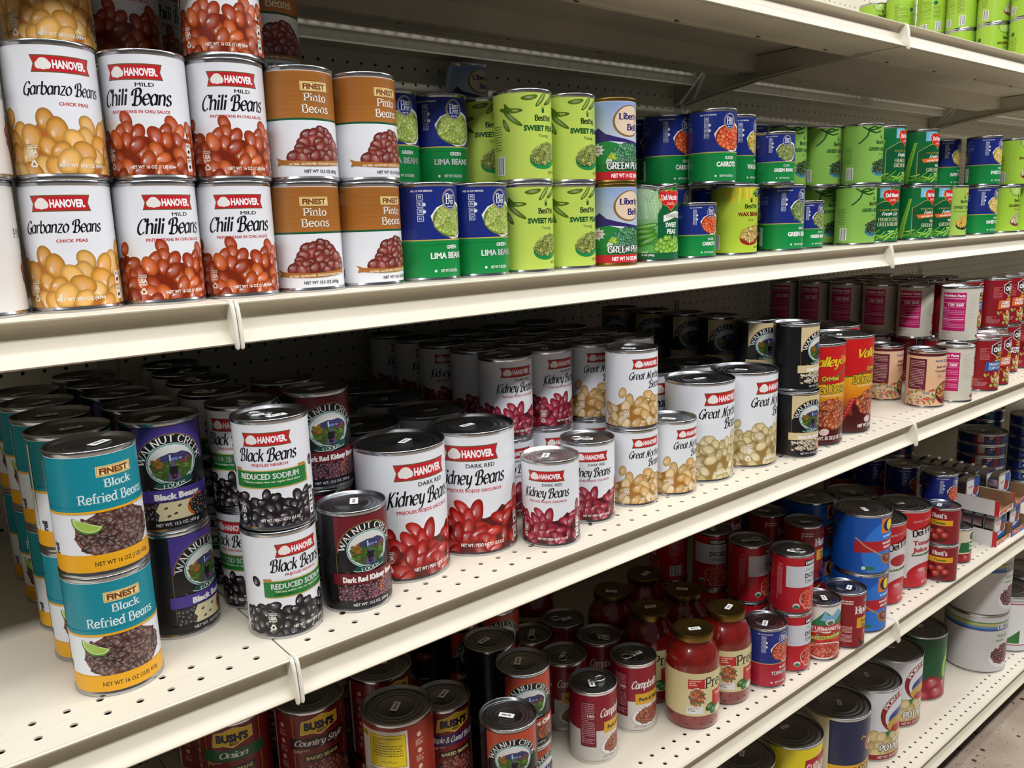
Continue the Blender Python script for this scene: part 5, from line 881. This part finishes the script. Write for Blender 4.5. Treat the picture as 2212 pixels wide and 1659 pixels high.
LAY = {
 (2,'garb'): [(-112.0,-428.0,0,19),(-110.7,-428.0,1,-4),(-99.0,-393.0,2,8)],
 (2,'chili'): [(-38.8,-428.0,0,-4),(33.9,-428.0,0,13),(-36.5,-428.0,1,29),(36.1,-428.0,1,9),(-29.0,-352.0,2,12),(17.0,-273.0,2,-44),(39.0,-428.0,2,29),(-29.0,-352.0,1,None),(17.0,-273.0,1,None),(-29.0,-352.0,0,None),(17.0,-273.0,0,None)],
 (2,'pinto'): [(106.6,-428.0,0,13),(179.3,-428.0,0,-13),(108.8,-428.0,1,2),(181.5,-428.0,1,-10),(106.0,-368.0,2,0)],
 (2,'lima'): [(255.7,-428.0,0,15),(328.4,-428.0,0,18),(258.1,-352.0,1,24),(330.9,-352.0,1,31),(258.1,-352.0,0,None),(330.9,-352.0,0,None)],
 (2,'peas'): [(402.0,-428.0,0,-1),(476.0,-428.0,0,4),(404.0,-353.0,1,25),(403.0,-428.0,1,3),(478.0,-428.0,1,2),(404.0,-353.0,0,None)],
 (2,'liberty'): [(556.0,-428.0,0,16),(555.0,-428.0,1,15)],
 (2,'dmpeas'): [(642.0,-428.0,0,27)],
 (2,'carrot_s'): [(732.0,-430.0,0,25)],
 (2,'carrot'): [(879.0,-354.0,0,24),(778.0,-428.0,1,38),(755.0,-358.0,1,22),(750.0,-285.0,1,8),(818.0,-205.0,1,7),(755.0,-358.0,0,None),(750.0,-285.0,0,None),(818.0,-205.0,0,None)],
 (2,'waxg'): [(836.0,-428.0,0,15)],
 (2,'frenchb'): [(968.3,-428.0,0,24),(1000.0,-338.0,1,7),(1000.0,-338.0,0,None)],
 (2,'cutb_s'): [(1038.7,-425.0,0,23),(935.5,-430.6,1,42)],
 (2,'greeng'): [(1215.0,-348.0,0,13),(1210.0,-428.0,0,8),(1085.0,-358.0,1,4),(1177.6,-371.1,1,6),(1220.4,-429.9,1,8),(1085.0,-358.0,0,None)],
 (2,'dmfrench'): [(1298.0,-428.0,0,36),(1480.1,-365.8,0,18),(1310.0,-428.0,1,6),(1497.0,-366.0,1,6)],
 (2,'dmwhole'): [(1442.9,-428.2,0,15),(1526.0,-428.0,0,16),(1451.0,-428.0,1,15)],
 (2,'corng'): [(1605.0,-428.0,0,17),(1966.5,-374.9,1,2)],
 (2,'cornb'): [(1762.0,-428.0,0,29),(1980.2,-360.7,0,29),(1747.0,-348.0,1,27),(1765.0,-428.0,1,29),(1747.0,-348.0,0,None)],
 (2,'sauer'): [(1891.0,-428.0,0,12),(1977.8,-433.3,0,13),(1920.5,-431.1,1,12)],
 (2,'waxb'): [(874.5,-395.4,1,7)],
 (2,'liberty_t'): [(603.0,-50.0,2,9),(603.0,-50.0,1,None),(603.0,-50.0,0,None)],
 (2,'pintow'): [(-186.0,-428.0,0,-66),(-183.3,-428.0,1,-65)],
 (3,'refried'): [(-128.0,-475.0,0,5),(-128.0,-475.0,1,-6),(-129.0,-398.0,0,None),(-129.0,-398.0,1,None),(-128.0,-319.0,0,None),(-128.0,-319.0,1,None),(-127.0,-239.0,0,None),(-127.0,-239.0,1,None),(-126.0,-160.0,0,None),(-126.0,-160.0,1,None)],
 (3,'wcblack'): [(-53.0,-412.0,0,-27),(-53.0,-412.0,1,10),(-50.0,-337.0,1,None),(-50.0,-252.0,1,None),(-50.0,-170.0,1,None),(-50.0,-95.0,1,None),(-50.0,-337.0,0,None),(-50.0,-252.0,0,None),(-50.0,-170.0,0,None),(-50.0,-95.0,0,None)],
 (3,'hblack'): [(26.0,-484.0,0,-6),(28.0,-482.0,1,31),(31.0,-404.0,0,59),(31.0,-404.0,1,41),(31.0,-325.0,0,None),(31.0,-325.0,1,None),(42.0,-245.0,1,None),(47.0,-170.0,1,None),(56.0,-95.0,1,None),(42.0,-245.0,0,None),(47.0,-170.0,0,None),(56.0,-95.0,0,None)],
 (3,'wckid'): [(106.0,-485.0,0,9),(115.0,-402.0,1,11),(113.9,-401.3,0,None),(112.0,-323.0,1,None),(111.1,-322.8,0,None)],
 (3,'kid40'): [(189.9,-446.7,0,3),(294.2,-444.0,0,39),(302.1,-337.0,0,None),(306.0,-231.0,0,None),(197.8,-340.2,0,None),(200.0,-235.0,0,None),(202.9,-130.0,0,None),(307.1,-126.0,0,None)],
 (3,'kids'): [(368.0,-502.0,0,51)],
 (3,'kidp'): [(457.0,-477.0,0,37)],
 (3,'kidney'): [(392.0,-391.0,0,23),(392.0,-391.0,1,12),(404.0,-311.0,1,None),(402.0,-233.0,1,None),(408.0,-155.0,1,None),(410.0,-78.0,1,None),(468.0,-387.0,0,11),(468.0,-387.0,1,1),(486.0,-309.0,1,None),(489.0,-231.0,1,None),(492.0,-153.0,1,None),(404.0,-311.0,0,None),(402.0,-233.0,0,None),(408.0,-155.0,0,None),(410.0,-78.0,0,None),(486.0,-309.0,0,None),(489.0,-231.0,0,None),(492.0,-153.0,0,None)],
 (3,'gn'): [(545.0,-475.0,0,10),(545.0,-475.0,1,9),(547.0,-394.0,0,19),(547.0,-394.0,1,16),(560.7,-313.9,1,None),(568.9,-233.9,1,None),(572.0,-156.0,1,None),(626.0,-398.0,1,None),(633.3,-318.1,1,None),(641.1,-242.1,1,None),(652.0,-155.0,1,None),(626.0,-398.0,0,None),(618.0,-484.0,0,1),(560.7,-313.9,0,None),(568.9,-233.9,0,None),(572.0,-156.0,0,None),(641.1,-242.1,0,None),(652.0,-155.0,0,None)],
 (3,'gn40'): [(705.0,-466.0,0,8),(812.0,-470.0,0,-2),(708.9,-361.0,0,None),(813.1,-364.0,0,None)],
 (3,'wcgn'): [(900.0,-508.0,0,17),(902.0,-503.0,1,-5),(908.0,-424.0,1,24),(910.0,-345.0,1,30),(912.0,-266.0,1,29),(912.0,-188.0,1,46),(912.0,-110.0,1,68),(908.0,-424.0,0,10),(910.0,-345.0,0,None),(912.0,-266.0,0,None),(912.0,-188.0,0,None),(912.0,-110.0,0,None)],
 (3,'valley'): [(990.9,-480.2,0,30),(1099.1,-473.8,0,-3),(1204.0,-392.0,0,None)],
 (3,'beefveg'): [(1388.0,-412.0,0,28),(1379.0,-501.0,0,44)],
 (3,'chunkw'): [(1463.0,-520.0,0,59),(1518.0,-500.0,1,56),(1518.0,-409.0,1,54),(1518.0,-330.0,1,52),(1518.0,-250.0,1,50),(1518.0,-170.0,1,48),(1518.0,-92.0,1,46),(1500.0,-330.0,0,None),(1518.0,-250.0,0,None),(1518.0,-170.0,0,None),(1518.0,-92.0,0,None)],
 (3,'chunkc'): [(1604.0,-517.0,0,5),(1600.0,-440.0,1,-4),(1690.0,-440.0,1,-4),(1600.0,-360.0,1,None),(1600.0,-280.0,1,None),(1600.0,-200.0,1,None),(1680.0,-360.0,1,None),(1680.0,-280.0,1,None),(1680.0,-200.0,1,None),(1760.0,-360.0,1,None),(1760.0,-280.0,1,None),(1760.0,-200.0,1,None),(1600.0,-360.0,0,None),(1600.0,-280.0,0,None),(1600.0,-200.0,0,None),(1680.0,-360.0,0,None),(1680.0,-280.0,0,None),(1680.0,-200.0,0,None),(1760.0,-360.0,0,None),(1760.0,-280.0,0,None),(1760.0,-200.0,0,None)],
 (3,'chunko'): [(1541.0,-458.0,0,-5),(1680.0,-510.0,0,-2),(1765.0,-470.0,1,-2),(1845.0,-470.0,1,-1)],
 (3,'chunkr'): [(1765.0,-470.0,0,-2),(1845.0,-470.0,0,-1),(1925.0,-470.0,0,-1),(1925.0,-470.0,1,-1)],
 (4,'bushback'): [(169.0,-440.0,1,38),(169.0,-440.0,0,None)],
 (4,'bushctry'): [(101.0,-345.0,1,12),(101.0,-345.0,0,None),(200.0,-345.0,1,None),(20.0,-215.0,1,None),(106.0,-255.0,1,None),(200.0,-255.0,1,None),(200.0,-345.0,0,None),(20.0,-215.0,0,None),(106.0,-255.0,0,None),(200.0,-255.0,0,None)],
 (4,'bushonion'): [(20.0,-303.0,1,24),(-75.0,-373.0,0,None),(20.0,-303.0,0,None)],
 (4,'bushmaple'): [(247.0,-420.0,1,13)],
 (4,'paste'): [(247.0,-420.0,0,None),(288.0,-503.0,0,None),(1480.9,-512.9,0,86),(1482.0,-512.0,1,96)],
 (4,'wcchili2'): [(288.0,-503.0,1,36)],
 (4,'wcchili'): [(352.0,-457.0,1,31),(352.0,-457.0,0,None),(356.0,-380.0,1,-29),(356.0,-380.0,0,None),(352.0,-300.0,1,None),(430.0,-300.0,1,None),(350.0,-222.0,1,None),(352.0,-300.0,0,None),(430.0,-300.0,0,None),(350.0,-222.0,0,None)],
 (4,'camp'): [(506.0,-431.0,0,5),(606.0,-421.0,0,30),(528.0,-345.0,0,38),(612.0,-340.0,0,48),(530.0,-260.0,0,None),(608.0,-258.0,0,None),(528.0,-183.0,0,None)],
 (4,'prego'): [(683.0,-476.0,0,4),(775.0,-470.0,0,7),(685.0,-386.0,0,21),(778.0,-380.0,0,None),(688.0,-296.0,0,-2),(615.0,-165.0,0,None),(780.0,-290.0,0,None)],
 (4,'tomb'): [(860.0,-490.0,0,30),(1535.2,-468.7,0,20),(1546.0,-474.0,1,31),(1546.0,-392.0,1,None),(1546.0,-316.0,1,None),(1546.0,-240.0,1,None),(1546.0,-392.0,0,None),(1546.0,-316.0,0,None),(1546.0,-240.0,0,None)],
 (4,'furm'): [(1006.0,-506.0,0,58)],
 (4,'hunt'): [(1078.1,-515.0,0,19),(1068.0,-432.0,1,10),(1068.0,-432.0,0,None),(1066.0,-354.0,1,7),(1066.0,-354.0,0,None),(1030.0,-280.0,1,31),(1030.0,-280.0,0,None)],
 (4,'kirk'): [(934.9,-491.0,0,16),(935.0,-491.0,1,25),(918.0,-415.0,1,7),(918.0,-415.0,0,None),(915.0,-338.0,1,64),(915.0,-338.0,0,None),(880.0,-262.0,1,145),(880.0,-262.0,0,None)],
 (4,'org'): [(1165.0,-495.0,0,34),(1158.0,-388.0,0,31),(1165.0,-495.0,1,34),(1158.0,-388.0,1,31),(1160.0,-280.0,1,None),(1160.0,-280.0,0,None)],
 (4,'deij'): [(1408.0,-461.0,0,7)],
 (4,'deit'): [(1297.0,-462.0,0,4),(1290.0,-350.0,0,None),(1400.0,-350.0,0,None)],
 (4,'tpaste'): [(1600.9,-494.4,0,-2)],
 (5,'potn'): [(1221.0,-432.0,0,36)],
 (5,'potp'): [(1364.0,-428.0,0,12),(1519.0,-405.0,0,11)],
 (5,'beet'): [(1668.0,-398.0,0,19)],
 (5,'furmy'): [(1065.0,-418.0,0,40)],
 (5,'gbean'): [(930.0,-400.0,0,54)],
 (5,'lake'): [(1909.0,-440.0,0,30),(1909.0,-440.0,1,20)],
 (5,'lakew'): [(2075.0,-450.0,0,86),(2240.0,-450.0,0,None)],
 (1,'sauer1'): [(1948.0,-430.0,0,20),(1948.0,-430.0,1,-15),(1948.0,-356.7,0,18),(1948.0,-356.7,1,12),(1948.0,-284.0,0,-10),(1948.0,-284.0,1,-20),(1948.0,-211.3,0,-30),(1948.0,-211.3,1,-45),(1948.0,-130.3,0,-40),(1948.0,-130.3,1,-80),(1948.0,-57.6,0,10),(1948.0,-57.6,1,30)],
}

LAY[(4, 'prego')] = LAY.pop((4, 'prego'))
ORD = ['front', 'second', 'third', 'fourth', 'fifth', 'sixth', 'seventh', 'eighth', 'ninth']
RR_ = random.Random(5)
used_labels = {}
def lanes(items):
    L = []
    for it in sorted(items, key=lambda t: t[1]):          # front to back
        for l in L:
            if abs(l[-1][0] - it[0]) < 34: l.append(it); break
        else: L.append([it])
    L.sort(key=lambda l: l[0][0]); return L
def describe(sh, look, items):
    out = {}; L = lanes(items); nl = len(L)
    for li, l in enumerate(L):
        ys = []
        for it in l:
            if not ys or abs(ys[-1] - it[1]) > 24: ys.append(it[1])
        for it in l:
            ri = min(range(len(ys)), key=lambda i: abs(ys[i] - it[1])); same = [j for j in l if abs(j[1] - it[1]) <= 24]
            s = '%s, %s shelf' % (look, SHN[sh])
            if nl > 1: s += ', %s column from left' % (['first', 'second', 'third', 'fourth', 'fifth', 'sixth', 'seventh', 'eighth', 'ninth'][li] if li < nl - 1 or nl > 8 else 'last')
            if len(ys) > 1: s += ', %s row' % ORD[ri]
            if len(same) > 1: s += ', ' + {0: 'lower', 1: 'upper' if len(same) == 2 else 'middle', 2: 'topmost'}[it[2]]
            out[it] = s
    return out
for (sh, kind), items in LAY.items():
    if kind == 'prego': continue
    c = K[kind]; D = describe(sh, c['look'], items)
    for it in items:
        x, y, lv, rot = it
        z = Z[sh] + lv * c['h']
        if kind == 'cutb_s' and lv == 1: z = Z[sh] + 108
        if kind in ('bushmaple', 'wcchili2'): z = Z[sh] + 82
        if rot is None:
            base = math.degrees(math.atan2(x + 273.6, y + 1222)) * .35; rot = base + RR_.uniform(-28, 22)
        top = not any(i is not it and i[2] == lv + 1 and math.hypot(i[0] - x, i[1] - y) < 30 for i in items)
        dent = None
        if kind == 'dmpeas': dent = (math.radians(-4), 104, 22, .75, 12)
        if kind == 'peas' and lv == 1 and x > 450: dent = (math.radians(24), 84, 20, .5, 3.5)
        lab = D[it]; assert lab not in used_labels, lab
        used_labels[lab] = 1
        make_can(kind, x, y, z, rot, top, lab, '%s cans on the %s shelf' % (K[kind]['name'].replace('_can', '').replace('_', ' '), SHN[sh]), dent)
# ------------------------------------------------------------------ pasta sauce jars
def prego_label():
    a = Art(42.3, 72, 'dccf9c'); a.penned('Prego', 'slab', 10, 46, 52, 17, '1c1a18'); a.rect(-2, 8, 44, 40, 'c02a24'); a.text('Traditional', 20, 30, 34, 6, 'f4d8c8', .02)
    a.rect(-42, 46, -16, 62, 'c02a24'); a.greek(-40, 49, -18, 60, 'f0c8b8', 3.4, 1.6); a.ell(-28, 32, 14, 16, 'e8e4dc', 30); a.pile(lambda x, y: ((x + 28) / 12) ** 2 + ((y - 32) / 14) ** 2 < 1, -40, 18, -16, 46, 3, 2, ('b8401c', 'd8702c', '8a2c18', 'd8a040', '5a7a2c'), 50, 4, 0, .4, .5)
    a.rect(-44, 4, -18, 16, 'e8e6e2'); a.greek(-42, 6, -22, 14, '555', 2.4, .9)
    for (x, y, c) in ((-6, 14, '2f6a24'), (2, 8, '3a7a2c'), (24, 12, 'd83c24'), (36, 18, 'c8301c'), (12, 6, 'e8e0c8')): a.blob(x, y, 9, 6, hx(c), 30, 0, 14)
    a.greek(60, 8, 110, 66, '8a7a50', 3, .9); return a.build(25, 42.3)
def jar_mesh():
    mb = MB(); mb.lathe([(0, 1.5), (34, 0), (39, 1), (41.5, 5), (42.2, 12), (42.2, 104), (41.4, 110), (38.6, 120), (33, 130), (29, 136), (28.5, 146), (0, 146)], 64); return mb.mesh('jar_body', [M['sauce']], smooth=40)
def jlid_mesh():
    mb = MB(); mb.lathe([(29, 142), (31.4, 142), (31.8, 143), (31.8, 151), (31, 152.8), (28, 153.2), (26, 152.6), (0, 152.6)], 64); return mb.mesh('jar_lid', [M['gold']], smooth=40)
jm, jl, jp = jar_mesh(), jlid_mesh(), prego_label(); items = LAY[(4, 'prego')]; D = describe(4, 'pasta sauce jar with gold lid', items)
for it in items:
    x, y, lv, rot = it; rot = rot if rot is not None else 10
    o = obj('pasta_sauce_jar', jm, None, (x, y, Z[4]), -math.radians(rot)); tag(o, D[it], 'jar', 'pasta sauce jars on the fourth shelf'); obj('label', jp, o); l = obj('jar_lid', jl, o)
    obj('price_sticker', cached('st', lambda: stick_mesh(19, 8.5)), l, (LIDR.uniform(-6, 6), LIDR.uniform(-6, 6), 152.7), LIDR.uniform(-1, 1))
# ------------------------------------------------------------------ flat meat and tuna cans in stacks
def stack(kind, x, y, n, where):
    for i in range(n):
        lab = '%s, %s, %s' % (K[kind]['look'], where, ('bottom of stack', 'second from bottom', 'third from bottom', 'fourth from bottom', 'fifth from bottom', 'sixth from bottom', 'seventh from bottom')[i])
        make_can(kind, x + RR_.uniform(-1, 1), y + RR_.uniform(-1, 1), Z[4] + i * K[kind]['h'], 58 + RR_.uniform(-3, 3), i == n - 1, lab, 'stacked flat cans on the fourth shelf')
stack('tuna', 2092, -352, 6, 'stack behind the white trays'); stack('tuna', 2035, -130, 6, 'stack nearest the back panel')
stack('tunab', 2235, -420, 7, 'front stack at far right'); stack('tunab', 2240, -300, 7, 'back stack at far right')
# ------------------------------------------------------------------ display trays with key-open fish tins
def tray_parts(o, front):
    w, d, h = 84, 330, 37; t = 2
    mb = MB(); mb.box(0, w, 0, d, 0, t, 1); mb.box(t, w - t, t, d - t, t, t + .3, 0)
    for (x0, x1, y0, y1) in ((0, t, 0, d), (w - t, w, 0, d), (0, w, d - t, d)): mb.box(x0, x1, y0, y1, 0, h)
    mb.prism_x([(0, 0), (t, 0), (t, 14), (0, 14)][::-1], 0, w)
    me = mb.mesh('tray', [M['card'], M['sticker']]); o.data = me
    a = Art(10, h, 'd9d6d6'); a.barcode(130, 10, 210, 33, bg=None); a.greek(130, 4, 205, 8, '555', 4, 1.6); a.rect(0, 0, 9, h, 'c8242c')
    def pl(T, L): return np.stack([-.3 - L * .02 + T[..., 0] * 0, T[..., 0], T[..., 1]], -1)
    # seen from the left the panel runs from the front corner backwards: mirror so that print reads correctly
    def pl2(T, L): return np.stack([np.full(T.shape[:2], -.3) - (L * .02)[:, None], d - T[..., 0], T[..., 1]], -1)
    a2 = Art(10, h, 'd9d6d6'); a2.barcode(120, 10, 200, 32, bg=None); a2.greek(125, 4, 195, 8, '555', 4, 1.6); a2.rect(d - 10, 0, d, h, 'c8242c')
    obj('printed_side', a2.flat('printed_side', d, h, pl2), o)
    a3 = Art(10, 34, front); R = random.Random(9)
    for _ in range(9): a3.blob(R.uniform(8, 76), R.uniform(4, 11), R.uniform(6, 11), R.uniform(3, 5), hx(R.choice(('e8702c', 'f0f0ee', '2a62b0', 'c8242c'))), R.uniform(-20, 20))
    obj('printed_front', a3.flat('printed_front', w, 14, lambda T, L: np.stack([T[..., 0], np.full(T.shape[:2], -.3) - (L * .02)[:, None], T[..., 1]], -1)), o)
def tin_mesh():
    # rounded rectangular tin standing on its short edge: 72 wide, 70 tall, 22 deep
    def rr(w, h, r, n=5):
        P = []
        for (cx, cy, a0) in ((w / 2 - r, h / 2 - r, 0), (-w / 2 + r, h / 2 - r, 90), (-w / 2 + r, -h / 2 + r, 180), (w / 2 - r, -h / 2 + r, 270)):
            for i in range(n + 1): a = math.radians(a0 + 90 * i / n); P.append((cx + r * math.cos(a), cy + r * math.sin(a)))
        return P
    mb = MB(); loops = []
    for (dy, sh) in ((0, 2), (0, 0), (1.6, 0), (2.4, 1.2), (20, 1.6), (20.6, 3), (21, 3)):
        loops.append([(x, dy, 35 + z) for x, z in rr(72 - 2 * sh, 70 - 2 * sh, 17)])
    n = len(loops[0]); vs = [v for l in loops for v in l]; fs = []
    for k in range(len(loops) - 1):
        for i in range(n): j = (i + 1) % n; fs.append((k * n + i, k * n + j, (k + 1) * n + j, (k + 1) * n + i))
    fs.append(tuple(range(n))); fs.append(tuple(range((len(loops) - 1) * n, len(loops) * n))[::-1]); mb.add(vs, fs); return mb.mesh('fish_tin', [M['steel']], smooth=45, merge=1e-6)
def tin_print():
    a = Art(10, 56, 'dcdce4'); a.rect(0, 0, 60, 18, '3a7ac8'); a.poly([(0, 18), (0, 12), (30, 8), (60, 16), (60, 21), (26, 15)], 'e8ecf4'); a.rect(34, 32, 60, 56, '2a5aa8'); a.ell(44, 26, 12, 12, '8a1c24', 24); a.ell(44, 26, 9, 9, 'b0483c', 20); a.ell(18, 38, 17, 15, 'ece8e4', 24); a.band([(8, 36), (12, 40), (16, 36), (20, 41), (24, 37), (29, 41)], 2.2, 'c83040')
    return a.flat('printed_face', 60, 56, lambda T, L: np.stack([T[..., 0] - 30, np.full(T.shape[:2], -.12) - (L * .01)[:, None], T[..., 1] + 7], -1))
tm, tp = tin_mesh(), tin_print(); idx = 0
for tx, nm, fr in ((1732, 'left', 'd8d8d4'), (1822, 'right', '2a62b0')):
    for lv in (0, 1):
        z = Z[4] + (0, 75)[lv]
        o = obj('display_tray', None, None, (tx, -534, z)) if False else bpy.data.objects.new('display_tray', bpy.data.meshes.new('tray')); COL.objects.link(o); o.location = (tx * MM, -.534, z * MM); tray_parts(o, fr)
        tag(o, '%s cardboard tray of fish tins, %s of the %s stack' % ('white-sided', ('bottom', 'top')[lv], nm), 'tray', 'fish tin trays')
        n = 12 if lv == 0 else 8
        for i in range(n):
            yy = -534 + (10 + i * 25.5 if lv == 0 else (76 if nm == 'left' else 40) + i * 27.5)
            t = bpy.data.objects.new('fish_tin', tm); COL.objects.link(t)
            t.location = ((tx + 42 + (i % 3 - 1) * 1.2) * MM, yy * MM, (z + 2.5) * MM); t.rotation_euler = (0, 0, RR_.uniform(-.04, .02) if lv == 0 else RR_.uniform(-.10, -.03))
            tag(t, 'rounded silver fish tin, %s tray of %s stack, %s from front' % (('bottom', 'top')[lv], nm, ['first', 'second', 'third', 'fourth', 'fifth', 'sixth', 'seventh', 'eighth', 'ninth', 'tenth', 'eleventh', 'twelfth'][i]), 'tin', 'fish tins in the trays')
            obj('printed_face', tp, t)
